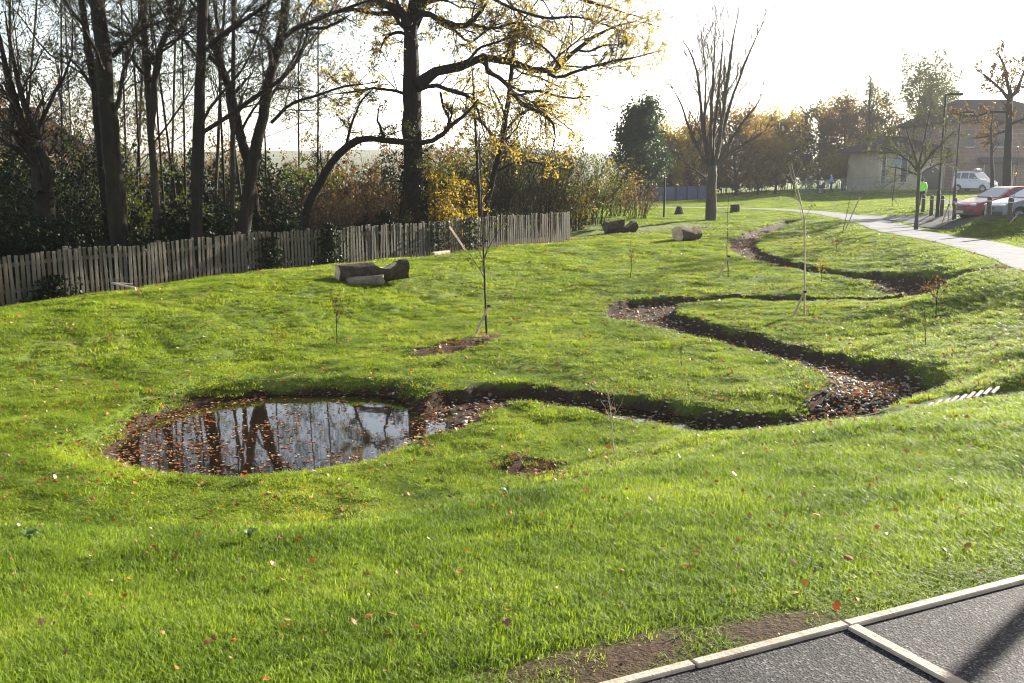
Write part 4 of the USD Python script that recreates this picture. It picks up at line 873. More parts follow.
# the great oak
tree_from('oak_tree', 'great oak with ivy at its foot and a long crooked limb reaching right', 36.5, [(415, 240, 25), (414, 222, 23), (414, 190, 21), (413, 147, 19), (412, 110, 19), (411, 80, 18.5), (411, 50, 18), (409, 20, 18), (413, 2, 13), (420, -30, 10)],
          [([(408, 25, 13), (402, 12, 11), (388, 6, 9), (375, 1, 8), (350, -12, 6), (320, -30, 4)], -1.0), ([(404, 14, 6), (380, 14, 5), (358, 11, 4), (342, 12, 3.5), (310, 20, 2.5)], 1.5),
           ([(414, 20, 9), (424, 11, 8), (434, 18, 7), (444, 22, 7), (458, 26, 7), (469, 24, 6), (480, 13, 5), (488, 2, 4.5), (500, -18, 4)], -1.2), ([(440, 20, 4), (455, 30, 3), (470, 42, 2.5), (490, 28, 2.5), (510, 20, 2)], 1.0), ([(418, 8, 8), (432, 0, 6), (448, -2, 5), (475, -14, 4), (510, -22, 3)], 1.8),
           ([(416, 86, 15), (424, 77, 13), (435, 72, 11), (450, 69, 10), (465, 65, 9), (476, 59, 9.5), (486, 57, 9), (497, 60, 8.5), (509, 62, 8), (529, 68, 8), (542, 75, 6.5), (558, 69, 5.5), (568, 58, 5), (577, 49, 5), (595, 37, 4), (612, 28, 3.2), (635, 20, 2.6), (662, 26, 1.8)], 2.2),
           ([(548, 74, 4), (560, 79, 3.5), (570, 74, 3.5), (582, 71, 3.2), (596, 67, 3), (612, 63, 2.6), (650, 56, 1.8)], -.8), ([(486, 60, 5), (485, 70, 5), (496, 75, 5), (505, 82, 5.5), (511, 90, 5), (517, 100, 5), (530, 109, 5), (545, 115, 4.5), (553, 122, 4), (556, 135, 3), (555, 144, 3), (548, 160, 2)], -1.5),
           ([(504, 82, 4), (520, 90, 3), (545, 92, 2.6), (570, 98, 2.2), (600, 95, 1.6)], 1.0), ([(417, 92, 3), (432, 85, 5), (446, 90, 4.5), (458, 93, 5), (470, 98, 4.5), (476, 110, 4), (481, 128, 3.2), (486, 150, 2)], .8),
           ([(410, 96, 4), (400, 92, 3.5), (388, 90, 3), (375, 88, 3), (360, 91, 2.5), (330, 95, 1.6)], -.7), ([(410, 36, 4), (399, 34, 3.5), (388, 37, 3.5), (383, 45, 3), (378, 60, 2)], .6), ([(560, 67, 3), (552, 55, 2.6), (535, 44, 2.2), (515, 50, 1.8)], .9), ([(576, 50, 3), (590, 52, 2.2), (606, 46, 2), (628, 44, 1.4)], -.6), ([(465, 65, 3.5), (480, 48, 3), (500, 42, 2.4), (525, 30, 2)], .5), ([(412, 10, 9), (432, -6, 8), (470, -16, 7), (520, -14, 5.5), (565, -4, 4.5), (605, 8, 3.4), (645, 20, 2.4)], 1.5), ([(480, -8, 4), (510, 8, 3.4), (545, 18, 3), (580, 18, 2.4), (610, 28, 1.8)], -.8), ([(469, 24, 3.6), (495, 28, 3), (520, 22, 2.4), (550, 30, 1.8)], .9), ([(440, 92, 2.6), (446, 108, 3), (452, 118, 2.6), (447, 132, 2)], -.6)],
          110, bark_dark, top_len=5, dense_top=14, levels=(13, 8, 4), leaves=leaf_oak, leaf_n=30000, leaf_size=.092, ivy=2200, twig_r=.010, ratio=(.42, .42, .6), sub=6)
# ---- undergrowth behind the fence
def behind(px, off):
    """A spot behind the fence seen at this picture column."""
    s_ = fence_s(px); p = ffoot + FD * s_; d = np.array([p[0], p[1]]) / np.hypot(*p); p = p + d * off; return np.array([p[0], p[1], gz(*p)])
laurel = [(-45, 3, 2.0, 2.4), (10, 2.2, 1.7, 2.2), (75, 2.4, 1.6, 2.0), (140, 2.0, 1.5, 1.7), (172, 3.4, 1.6, 2.3), (222, 2.2, 1.5, 1.9), (272, 3.0, 1.7, 2.0), (325, 2.4, 1.3, 1.5), (385, 3.6, 1.5, 1.7)]
for i, (px, off, r_, h_) in enumerate(laurel):
    lab = ['beyond the left end of the fence', 'behind the forked tree', 'left of the tall straight trunk', 'right of the tall straight trunk', 'behind the curved slim tree', 'between the straight dark tree and the leaning tree', 'right of the leaning tree', 'behind the thick ivy clump', 'left of the great oak'][i]
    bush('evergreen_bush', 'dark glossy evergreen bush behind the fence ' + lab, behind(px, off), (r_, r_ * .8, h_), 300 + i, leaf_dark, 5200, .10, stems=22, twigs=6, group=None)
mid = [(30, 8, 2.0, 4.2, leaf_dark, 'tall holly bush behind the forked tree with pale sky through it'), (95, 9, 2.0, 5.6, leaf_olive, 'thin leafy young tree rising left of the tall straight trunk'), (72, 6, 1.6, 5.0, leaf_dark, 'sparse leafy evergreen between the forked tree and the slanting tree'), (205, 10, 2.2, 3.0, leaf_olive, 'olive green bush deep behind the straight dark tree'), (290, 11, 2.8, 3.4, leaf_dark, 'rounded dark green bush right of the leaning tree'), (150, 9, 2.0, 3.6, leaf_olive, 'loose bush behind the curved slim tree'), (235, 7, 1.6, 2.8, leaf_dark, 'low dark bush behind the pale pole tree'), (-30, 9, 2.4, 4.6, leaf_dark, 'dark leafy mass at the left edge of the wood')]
for i, (px, off, r_, h_, lm, lab) in enumerate(mid):
    bush('wood_bush', lab, behind(px, off), (r_, r_, h_), 330 + i, lm, 3200 if h_ > 4 else 4200, .105, stems=24, twigs=6, open_=.08, stem_r=.02)
deep = [(-20, 21, 3.4, 6.6, leaf_brown, 'tall brown thicket deepest in the wood at the far left'), (40, 22, 3.2, 6.8, leaf_olive, 'tall olive thicket deepest behind the forked tree'), (98, 22, 3.4, 6.4, leaf_brown, 'tall brown thicket deepest behind the slanting tree'), (150, 23, 3.4, 6.6, leaf_brown, 'tall brown thicket deepest behind the curved slim tree'), (195, 24, 3.6, 5.6, leaf_olive, 'olive thicket deepest behind the straight dark tree'), (240, 25, 3.6, 5.4, leaf_brown, 'brown thicket deepest behind the leaning tree'), (285, 24, 3.6, 5.2, leaf_brown, 'brown thicket deepest right of the leaning tree'), (330, 24, 3.6, 5.2, leaf_brown, 'brown thicket deepest behind the low leaning tree'), (372, 24, 3.6, 5.0, leaf_olive, 'olive thicket deepest left of the great oak'), (425, 24, 3.4, 5.2, leaf_brown, 'brown thicket deepest right of the great oak'), (470, 22, 3.4, 5.4, leaf_brown, 'brown thicket deepest behind the slim dark tree'), (515, 20, 3.4, 5.4, leaf_olive, 'olive thicket deepest behind the fence end')]
for i, (px, off, r_, h_, lm, lab) in enumerate(deep):
    bush('deep_thicket', lab, behind(px, off), (r_, r_ * .7, h_ * [1.25, .8, 1.45, .95, .75, 1.1, .7, 1.0, .8, 1.15, .85, 1.1][i]), 600 + i, lm, 3600, .13, stems=34, twigs=7, stem_r=.018, twig=twig_red if i % 2 else twig_brown)
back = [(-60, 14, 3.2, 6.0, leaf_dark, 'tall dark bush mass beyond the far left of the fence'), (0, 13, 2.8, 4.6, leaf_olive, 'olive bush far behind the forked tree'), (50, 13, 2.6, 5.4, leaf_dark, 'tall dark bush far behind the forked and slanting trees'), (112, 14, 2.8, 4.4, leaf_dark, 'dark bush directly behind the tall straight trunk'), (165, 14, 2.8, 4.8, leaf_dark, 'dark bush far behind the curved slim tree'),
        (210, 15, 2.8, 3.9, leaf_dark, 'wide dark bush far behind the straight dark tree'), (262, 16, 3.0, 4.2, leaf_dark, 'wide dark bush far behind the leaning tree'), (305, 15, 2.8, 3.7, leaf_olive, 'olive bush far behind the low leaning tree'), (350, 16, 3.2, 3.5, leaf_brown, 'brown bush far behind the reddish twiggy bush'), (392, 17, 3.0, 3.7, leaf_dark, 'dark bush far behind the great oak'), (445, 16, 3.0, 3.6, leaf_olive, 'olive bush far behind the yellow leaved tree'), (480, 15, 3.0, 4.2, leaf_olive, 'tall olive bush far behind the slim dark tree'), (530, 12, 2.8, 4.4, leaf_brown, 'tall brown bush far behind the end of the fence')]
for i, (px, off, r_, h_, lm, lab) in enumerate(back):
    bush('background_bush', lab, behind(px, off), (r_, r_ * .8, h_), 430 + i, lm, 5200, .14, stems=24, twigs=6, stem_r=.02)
for i, (px, off, r_, h_, n_, lab) in enumerate([(345, 6, 1.7, 3.4, 700, 'reddish brown twiggy bush between the ivy clump and the great oak'), (372, 8, 1.8, 3.8, 800, 'tall brown twiggy bush left of the great oak trunk'), (395, 5, 1.4, 2.6, 500, 'lower brown twiggy bush close to the great oak trunk'), (312, 9, 2.0, 3.2, 700, 'brown thicket right of the rounded dark bush'), (258, 12, 2.4, 3.0, 900, 'brown thicket seen between the leaning tree and the dark bushes')]):
    bush('twiggy_bush', lab, behind(px, off), (r_, r_, h_), 350 + i, leaf_brown, n_, .08, stems=46, twigs=7, twig=twig_red)
for i, (px, off, r_, h_, n_, lab) in enumerate([(441, 4, 1.1, 3.5, 4200, 'yellow leaved small tree right beside the great oak trunk'), (470, 4.5, 1.2, 3.2, 2600, 'yellow green leaved bush behind the sunny fence'), (425, 7, 1.2, 2.6, 1200, 'yellowing bush half behind the great oak')]):
    bush('yellow_bush', lab, behind(px, off), (r_, r_, h_), 360 + i, leaf_yellow, n_, .10, stems=22, twigs=6)
for i, (px, py, Y, r_, h_, n_, lm, tg, lab) in enumerate([(505, 240, 43, 2.0, 5.0, 1800, leaf_olive, twig_brown, 'tall thin leaved thicket behind the far end of the fence'), (545, 236, 45, 2.4, 3.8, 3000, leaf_olive, twig_brown, 'broad olive thicket past the end of the fence'), (590, 222, 50, 2.3, 3.3, 3600, leaf_olive, twig_brown, 'rounded olive shrub left of the scooped log seat'),
    (575, 228, 47, 1.5, 2.2, 1500, leaf_yellow, twig_brown, 'yellow leaved low bush past the end of the fence'), (638, 216, 55, 1.7, 2.3, 500, leaf_brown, twig_red, 'dark brown bare twiggy shrub behind the scooped log seat'), (616, 214, 58, 1.6, 3.2, 1700, leaf_yellow, twig_brown, 'yellow tinged shrub behind the brown twiggy shrub'), (528, 236, 52, 2.6, 4.6, 2200, leaf_brown, twig_brown, 'brown tangled thicket deep behind the fence end')]):
    p = on(px, py); p = np.array([p[0] / p[1] * Y, Y, 0]); p[2] = gz(p[0], p[1]); h_ = h_ * (1.3 if px < 600 else 1.1); bush('thicket', lab, p, (r_, r_, h_), 370 + i, lm, n_, .10, stems=44, twigs=7, twig=tg)
tree_from('slim_tree', 'slim dark tree rising behind the fence right of the great oak', 40, [(482, 225, 8), (490, 190, 7), (500, 150, 6.5), (506, 115, 6), (511, 80, 5), (514, 50, 4)], [([(500, 150, 3.5), (486, 128, 3), (470, 112, 2.5), (460, 100, 2)], .6), ([(503, 135, 3.5), (520, 115, 3), (540, 106, 2.5), (560, 104, 2)], -.5), ([(495, 172, 3), (520, 160, 2.5), (545, 162, 2), (570, 168, 1.6)], -.6), ([(506, 118, 2.6), (498, 98, 2), (490, 84, 1.6)], .4)], 111, bark_dark, top_len=1.5, dense_top=8, levels=(8, 6, 3), leaves=leaf_yellow, leaf_n=1500, leaf_size=.09, sub=1.2)
tree_from('slim_tree', 'pale thin stemmed tree in front of the yellow bushes', 37.5, [(481, 235, 4), (482, 200, 4), (481, 150, 3.6), (478, 118, 3), (474, 100, 2.4)], [], 112, bark_grey, top_len=1.2, dense_top=9, levels=(5, 5, 2), leaves=leaf_yellow, leaf_n=700, leaf_size=.09, sub=1.5)
# ---- the bare tree on the lawn
tree_from('bare_tree', 'bare tree with many upswept stems standing on the lawn by the ridge', 53, [(711, 217, 12), (711, 200, 11.5), (711, 178, 12), (712, 166, 11)],
          [([(709, 172, 5.46), (709, 140, 4.68), (711, 105, 3.90), (713, 70, 3.12), (715, 30, 2.03), (716, 8, 1.09)], .4), ([(714, 172, 5.46), (719, 140, 4.68), (724, 105, 3.90), (729, 65, 2.81), (735, 30, 1.72), (740, 6, 1.01)], -.8), ([(710, 170, 4.68), (704, 140, 3.90), (700, 105, 3.12), (697, 75, 2.65), (690, 52, 1.87), (680, 38, 1.09)], .9), ([(715, 165, 4.29), (722, 138, 3.59), (731, 100, 3.12), (744, 65, 2.34), (757, 35, 1.56), (768, 12, 0.94)], .7), ([(707, 165, 3.59), (698, 145, 2.81), (690, 125, 2.34), (682, 100, 1.87), (672, 84, 1.17)], -1.0),
           ([(716, 168, 3.90), (726, 150, 3.12), (738, 130, 2.65), (752, 112, 2.03), (768, 90, 1.25)], -1.2), ([(717, 166, 3.12), (734, 150, 2.34), (750, 140, 2.03), (768, 128, 1.40)], 1.1), ([(706, 178, 2.81), (694, 168, 2.03), (682, 158, 1.56), (672, 150, 1.09)], .8), ([(712, 168, 4.29), (714, 135, 3.59), (718, 90, 2.96), (722, 50, 2.03), (724, 15, 1.09)], 1.2), ([(708, 150, 3.12), (703, 115, 2.65), (706, 80, 2.03), (703, 48, 1.40), (699, 20, 0.94)], -.4)],
          113, bark_pale, flare=1.1, top_len=0, dense_top=0, levels=(17, 9, 0), twig=twig_mid, ratio=(.3, .30, .5), ups=(.5, .45, .35), twig_r=.013, wander=(.1, .1, .12))
for ii, (px, py, Y, w_, h_, lm, n_, lab, seed) in enumerate([
    (640, 205, 78, 1.7, 7.4, leaf_conifer, 5200, 'tall dark grey green tree beyond the brown shrubs', 401), (652, 200, 84, 1.4, 4.6, leaf_dark, 2600, 'dark rounded bush at the end of the blue fence', 402),
    (668, 200, 100, 2.4, 5.6, leaf_yellow, 2200, 'golden autumn tree behind the blue fence', 403), (690, 198, 106, 2.8, 6.2, leaf_brown, 2800, 'brown autumn tree behind the bare tree', 404), (735, 196, 104, 3.0, 6.6, leaf_orange, 3000, 'orange autumn tree right of the bare tree', 405), (757, 196, 108, 2.4, 6.2, leaf_yellow, 2200, 'yellow autumn tree in the far row beyond the lawn', 406),
    (775, 196, 112, 3.0, 7.0, leaf_yellow, 3000, 'tall golden tree in the far row beyond the lawn', 407), (795, 195, 116, 3.0, 7.6, leaf_olive, 3400, 'tall olive tree behind the blue clad walkers', 408), (818, 195, 118, 3.2, 8.0, leaf_olive, 3600, 'broad dark olive tree right behind the railings', 409), (842, 195, 114, 3.2, 8.2, leaf_orange, 3400, 'rounded amber tree behind the railings', 410), (862, 195, 118, 3.4, 9.4, leaf_olive, 3200, 'taller olive tree left of the building', 411), (882, 194, 122, 3.0, 9.0, leaf_yellow, 2600, 'golden tree behind the left wing of the building', 412),
    (913, 193, 118, 4.2, 13.6, leaf_olive, 4200, 'large airy tree rising above the low wing of the building', 413), (938, 193, 124, 3.6, 13.0, leaf_olive, 3200, 'airy olive tree above the building roof', 414), (700, 199, 120, 3.5, 6.0, leaf_brown, 2600, 'far brown tree left of the bare tree', 415), (845, 196, 108, 2.0, 3.4, leaf_yellow, 1500, 'yellow bush behind the green railings', 416)]):
    h_ = h_ * (1.14 if 660 < px < 900 else 1.0); p = at_y(px, py, Y); g = gz(p[0], p[1]); rng = np.random.default_rng(seed); base = np.array([p[0], p[1], g])
    top = at_y(px, py, Y)[2]
    t = Thing('autumn_tree' if lm not in (leaf_conifer, leaf_dark) else 'dark_tree', lab, 'tree', base)
    k = 12; P = np.c_[np.cumsum(rng.normal(0, .05, k)), np.cumsum(rng.normal(0, .05, k)), np.linspace(-.1, h_ * .93, k)] + base; R = np.linspace(.16, .02, k) * (h_ / 8)
    t.part('trunk', tubes(P[None], R[None], 7), bark_dark)
    Q, RQ = spawn(P[None], R[None], 34, .42 * w_ / 3 * 8 / h_ * 1.5, .95, .07, .25, .12, rng, k=6, rr=.45, rmin=.012)
    Q2, RQ2 = spawn(Q, RQ, 7, .5, .8, .2, .12, .2, rng, k=4, rr=.5, rmin=.007)
    t.part('branches', join([tubes(Q, RQ, 4), tubes(Q2, RQ2, 3)]), twig_brown)
    c = along(Q2, int(n_ * 3.3), .32, rng, .1); cl = meshkit.fbm(c * .8, 3, seed); c = c[cl > .36]
    t.part('leaves', leafcards(c, .215 if lm is not leaf_conifer else .19, rng, .2, .75), lm)
tree_from('tall_bare_tree', 'tall faint bare tree standing left of the building', 105, [(868, 196, 3), (868, 150, 2.8), (869, 110, 2.2), (870, 85, 1.5)], [], 114, bark_grey, top_len=1.2, dense_top=18, levels=(6, 4, 0), ratio=(.3, .4, .5), ups=(.6, .4, .3), twig_r=.02, sub=3, cat='tree')
tree_from('roadside_oak', 'dark spreading tree in front of the brick building at right', 62, [(1006, 204, 8), (1007, 180, 7.5), (1009, 150, 7), (1010, 118, 7), (1010, 96, 6)], [([(1010, 100, 4), (1000, 88, 3.4), (988, 78, 2.8), (975, 68, 2)], .5), ([(1010, 98, 4), (1020, 84, 3.4), (1026, 66, 2.6), (1034, 50, 2)], -.5), ([(1010, 96, 4.5), (1008, 78, 3.6), (1002, 60, 2.6), (998, 48, 1.6)], .4), ([(1010, 112, 3), (992, 112, 2.4), (972, 116, 2), (950, 114, 1.4)], .7), ([(1010, 124, 3), (1026, 118, 2.5), (1045, 112, 2)], -.4), ([(1009, 130, 2.6), (990, 136, 2), (968, 138, 1.4)], -.9)], 115, bark_dark, top_len=.8, dense_top=5, levels=(14, 9, 3), leaves=leaf_brown, leaf_n=5000, leaf_size=.12, ratio=(.3, .36, .5), twig_r=.009, sub=4)
tree_from('young_street_tree', 'young spreading street tree beside the wooden bollards', 41, [(917, 214, 3.8), (917, 195, 3.5), (918, 178, 3.3), (919, 168, 3)], [([(918, 172, 2.6), (905, 158, 2.2), (890, 150, 1.6), (872, 146, 1.1)], .8), ([(919, 170, 2.8), (930, 156, 2.2), (944, 142, 1.6), (955, 130, 1)], -.7), ([(918, 170, 3), (914, 150, 2.2), (908, 130, 1.6), (905, 114, 1)], -.6), ([(919, 168, 3), (924, 145, 2.2), (930, 120, 1.5), (934, 100, 1)], .5), ([(918, 176, 2), (934, 166, 1.6), (948, 160, 1)], .9), ([(918, 175, 2), (900, 168, 1.5), (884, 166, 1)], -.9)], 116, bark_pale, twig=twig_mid, top_len=.3, dense_top=3, levels=(9, 7, 3), leaves=leaf_olive, leaf_n=2200, leaf_size=.07, ratio=(.3, .62, .6), twig_r=.006, sub=2.2)
tree_from('young_street_tree', 'thin bare street tree in front of the dark spreading tree', 58, [(993, 206, 4), (993, 180, 3.6), (992, 150, 3), (991, 130, 2)], [], 117, bark_grey, top_len=1.0, dense_top=10, levels=(6, 5, 0), ratio=(.25, .4, .5), twig_r=.008, sub=2)
for i, (px, Y, r_, h_, lm, lab) in enumerate([(662, 112, 4.0, 3.4, leaf_brown, 'low brown undergrowth behind the blue hoarding at its left'), (695, 116, 4.2, 3.6, leaf_orange, 'rusty undergrowth behind the blue hoarding and the bare tree'), (728, 114, 4.0, 3.6, leaf_brown, 'brown undergrowth at the right end of the blue hoarding'), (758, 118, 4.2, 3.8, leaf_olive, 'olive undergrowth beneath the yellow far tree'), (786, 122, 4.4, 4.2, leaf_brown, 'brown undergrowth left of the walkers'),
    (816, 124, 4.4, 4.4, leaf_dark, 'dark undergrowth behind the pram'), (846, 122, 4.2, 4.2, leaf_olive, 'olive undergrowth behind the railings'), (870, 122, 4.0, 4.6, leaf_brown, 'brown undergrowth left of the cream wing'), (640, 100, 3.2, 3.0, leaf_dark, 'dark low bush behind the tall grey green tree')]):
    p = at_y(px, 195, Y); p[2] = gz(p[0], p[1]); bush('undergrowth_bush', lab, p, (r_, r_ * .7, h_), 470 + i, lm, 5000, .24, stems=26, twigs=6, stem_r=.02)
# ---- saplings
stake_mat = surf('stake_wood', [(.3, (.22, .16, .10)), (.6, (.36, .28, .19)), (.85, (.48, .39, .28))], 8, .8, .3, 40, stretch=(1, 1, .2))
tie_mat = surf('tree_tie_rubber', [(.3, (.015, .015, .015)), (.7, (.03, .03, .03))], 8, .6)
def sapling(label, px, py, top, r0, seed, stake=None, leaves=0, lm=None, side=8, bark=bark_grey, ratio=.22, up=.4, tip=None, lsize=.05, group=None, smin=.35):
    """top: picture point of the tip; stake: picture points (foot, head)."""
    rng = np.random.default_rng(seed); b = on(px, py); Y = b[1]
    tpt = at_y(top[0], top[1], Y + rng.uniform(-.15, .15)); mid_ = b * .5 + tpt * .5 + [*rng.normal(0, .03, 2), 0]
    if tip is not None: mid_ = at_y(tip[0], tip[1], Y)
    d = dense(np.array([b - [0, 0, .08], mid_, tpt]), .06); P, R = resample(d, np.linspace(r0, .004, len(d)), 16); P = P + np.cumsum(rng.normal(0, .004, P.shape), 0)
    t = Thing('sapling', label, 'sapling', b, group=group); t.part('trunk', tubes(P[None], R[None], 7), bark, smooth=True)
    Q, RQ = spawn(P[None], R[None], side, ratio, .75, smin, up, .12, rng, k=5, rr=.5, rmin=.003)
    Q2, R2 = spawn(Q, RQ, 3, .5, .6, .2, .15, .15, rng, k=4, rr=.6, rmin=.0022)
    t.part('branches', join([tubes(Q, RQ, 4), tubes(Q2, R2, 3)]), twig_brown if bark is not twig_pale else twig_pale)
    if leaves: t.part('leaves', leafcards(along(Q2, leaves, .02, rng), lsize, rng, .5), lm)
    if stake:
        f0 = on(*stake[0]); f0 = np.array([*(f0[:2] * b[1] / f0[1]), 0]); f0[2] = gz(f0[0], f0[1]) - .1; h0 = at_y(stake[1][0], stake[1][1], Y - .04)
        s_ = t.part('stake', tubes(np.array([[f0, (f0 + h0) / 2, h0]]), np.array([[.026, .025, .024]]), 8), stake_mat)
        m = trimesh.creation.annulus(.022, .04, .045, sections=14); m.apply_translation(h0 - [0, 0, .04]); t.part('tie', m, tie_mat, parent=s_)
    return t
sapling('tall staked sapling with a few leaves on its mulched patch above the pond', 487, 335, (479, 108), .024, 1, ((473, 336), (489, 304)), 200, leaf_olive, 16, bark_grey, .24, .3, (484, 220), .06, smin=.2)
sapling('tall bending sapling tied to a slanting stake inside the stream loop', 805, 317, (793, 166), .020, 2, ((792, 317), (805, 290)), 30, leaf_olive, 6, twig_pale, .16, .5, (807, 235))
sapling('thin upright sapling with a short stake near the ridge', 729, 277, (729, 196), .016, 3, ((717, 276), (729, 255)), 0, None, 4, bark_dark, .12, .5)
sapling('small twiggy bush sapling on the slope left of the staked sapling', 337, 344, (335, 300), .012, 4, None, 40, leaf_brown, 12, bark_dark, .5, .4)
sapling('pale bare twig sapling on the grass between pond and stream', 614, 455, (611, 390), .010, 5, None, 12, leaf_brown, 8, twig_pale, .38, .5)
sapling('faint twiggy sapling on the upper left slope', 630, 279, (630, 246), .012, 6, None, 60, leaf_brown, 12, bark_dark, .42, .4)
sapling('low leafy yellow shrublet beside the bending staked sapling', 822, 283, (822, 262), .010, 7, None, 90, leaf_yellow, 10, bark_dark, .5, .4)
sapling('brown leaved bushy sapling at the right end of the upper loop', 936, 318, (937, 278), .014, 8, None, 130, leaf_brown, 14, bark_dark, .5, .35)
sapling('thin twig sapling just below the brown leaved bushy one', 926, 345, (925, 312), .009, 9, None, 0, None, 6, bark_grey, .3, .5)
sapling('tiny twig sapling in the middle of the lower loop', 682, 368, (681, 345), .007, 10, None, 12, leaf_olive, 7, bark_dark, .4, .5)
sapling('slim pale leaning sapling at the head of the stream', 803, 222, (788, 160), .018, 11, None, 0, None, 5, twig_pale, .18, .5, (797, 195))
sapling('thin bare sapling with a stake leaning right beside the far path', 842, 233, (852, 188), .02, 12, ((843, 232), (861, 195)), 0, None, 5, bark_grey, .2, .4)
sapling('slim sapling with a yellow leaf tuft near the silver car', 1015, 222, (1018, 150), .018, 13, ((1004, 239), (1018, 214)), 14, leaf_yellow, 5, bark_grey, .15, .5, None, .09)
sapling('faint bare sapling on the grass left of the street tree', 893, 207, (892, 178), .02, 14, ((900, 208), (893, 196)), 0, None, 6, bark_grey, .25, .5)
sapling('thin sapling by the bollards with a stake leaning left', 948, 222, (950, 190), .016, 15, ((941, 224), (949, 204)), 0, None, 4, bark_grey, .15, .5)
sapling('small dark sapling on the leaf strewn slope near the upper stream', 836, 256, (837, 238), .01, 16, None, 40, leaf_brown, 9, bark_dark, .45, .4)
# tussock weeds
for i, (px, py) in enumerate(((508, 499), (30, 545), (250, 543))):
    rng = np.random.default_rng(500 + i); b = on(px, py); t = Thing('broadleaf_weed', ['pale leaved weed on the crest of the near bank below the bare soil', 'broad leaved weed in the lawn near the left edge', 'pale weed on the crest of the bank below the pond'][i], 'weed', b)
    for k in range(9):
        a = rng.uniform(0, 2 * np.pi); L = rng.uniform(.035, .07); u = np.linspace(0, 1, 5); c = np.c_[np.cos(a) * u * L, np.sin(a) * u * L, .03 + .045 * np.sin(u * 2.2)]; sd2 = np.array([-np.sin(a), np.cos(a), 0]); wv = np.array([.003, .009, .011, .008, .001])
        V = np.vstack([c - sd2 * wv[:, None], c + sd2 * wv[:, None]]) + b; F = np.vstack([[[j, j + 1, j + 6], [j, j + 6, j + 5]] for j in range(4)]); t.part('leaf', (V, F), leaf_weed if 'leaf_weed' in globals() else lush)
# ---------------------------------------------------------------- drain slats at the foot of the near bank
slat_mat = surf('pale_slat_wood', [(.25, (.04, .031, .026)), (.55, (.072, .058, .049)), (.85, (.115, .095, .083))], 6, .75, .4, 40)
A_, B_ = CHUTE[1], CHUTE[2]; dv = (B_ - A_); dn = dv / np.linalg.norm(dv[:2]); nrm = np.array([-dn[1], dn[0]])
t = Thing('slatted_drain', 'slatted pale timber channel set in the grass at the foot of the near bank', 'drain', CHUTE[1])
for off, zz, a3, b3 in ((-.17, -.01, CHUTE[0], CHUTE[1]), (-.17, -.03, CHUTE[1] + dn * .01, CHUTE[2]), (.17, -.05, CHUTE[0], CHUTE[2])):
    a, b = a3[:2] + nrm * off, b3[:2] + nrm * off; m = rbox(np.linalg.norm(b - a), .04, .11, .006)
    m.apply_transform(trimesh.transformations.rotation_matrix(-math.atan2(b3[2] - a3[2], np.linalg.norm(b - a)), [0, 1, 0])); m.apply_transform(trimesh.transformations.rotation_matrix(math.atan2(*(b - a)[::-1]), [0, 0, 1])); m.apply_translation([*(a + b) / 2, (a3[2] + b3[2]) / 2 - .05 + zz])
    t.part('side_board', m, slat_mat)
ns = 9; slat_dir = math.radians(55)
for i in range(ns):
    p = A_ + dv * (i + .5) / ns; m = rbox(.42, .036, .03, .005); m.apply_transform(trimesh.transformations.rotation_matrix(slat_dir, [0, 0, 1])); m.apply_translation(p + [0, 0, .012 + .006 * (i % 2)]); t.part('slat', m, slat_mat)

# ---------------------------------------------------------------- bollards, lamps, sign, railings, hoarding
bol_mat = surf('bollard_wood', [(.3, (.045, .035, .028)), (.7, (.09, .07, .055))], 8, .75, .3, 40, obj=True)
white_paint = surf('white_band', [(.3, (.30, .30, .29)), (.7, (.36, .36, .35))], 8, .5, obj=True)
b0 = Thing('bollard', 'dark timber bollard with a pale band, first from the street tree', 'bollard', on(922.7, 213.5), local=True, group='timber bollards by the car park')
def lathe(prof, n=16):
    m = trimesh.creation.revolve(np.array(prof, float), sections=n); return m
b0.part('post', lathe([(0, -.1), (.085, -.1), (.085, .70), (.08, .72), (.08, .75), (.085, .77), (.085, .84), (.06, .90), (0, .92)]), bol_mat, smooth=40)
b0.part('band', lathe([(.083, .715), (.0875, .715), (.0875, .755), (.083, .755)]), white_paint, smooth=40)
for (px, py, lab) in ((931, 215, 'second'), (941.4, 216, 'third'), (954, 219.5, 'fourth')):
    dup(b0, on(px, py), 0, f'dark timber bollard with a pale band, {lab} from the street tree')
dup(b0, on(988, 221.5), 0, 'dark timber bollard with a pale band in front of the red car wheel'); dup(b0, on(1009, 223.5), 0, 'dark timber bollard with a pale band in front of the silver car nose')
lamp_metal = surf('lamp_column_paint', [(.3, (.018, .02, .02)), (.7, (.032, .034, .034))], 3, .5, obj=True)
glass_pale = M('lamp_lens', {'p': ('principled_bsdf', {'base_color': (.5, .5, .48), 'roughness': .25})}, [])
def lamp(lab, base, h, ang):
    t = Thing('street_lamp', lab, 'street lamp', base, ang, local=True)
    t.part('column', lathe([(0, -.1), (.085, -.1), (.085, 1.15), (.05, 1.22), (.045, h), (0, h + .02)], 14), lamp_metal, smooth=40)
    P = np.array([[[0, 0, h - .03], [.12, 0, h - .02], [.22, 0, h - .02]]]); t.part('arm', tubes(P, np.full((1, 3), .028), 8), lamp_metal)
    m = rbox(.62, .26, .11, .03); m.apply_translation([.50, 0, h - .0]); hd = t.part('lamp_head', m, lamp_metal)
    m = rbox(.46, .2, .03, .01); m.apply_translation([.50, 0, h - .062]); t.part('lens', m, glass_pale, parent=hd)
def height_to(px_, py_, base): return at_y(px_, py_, base[1])[2] - base[2]
p = on(937, 217.5); lamp('nearer dark street lamp beside the timber bollards', p, height_to(944, 94, p), .15)
p = on(954, 201); p = at_y(954, 201, 58); p[2] = gz(*p[:2]); lamp('farther dark street lamp between the bollards and the building', p, height_to(962, 112, p), .15)
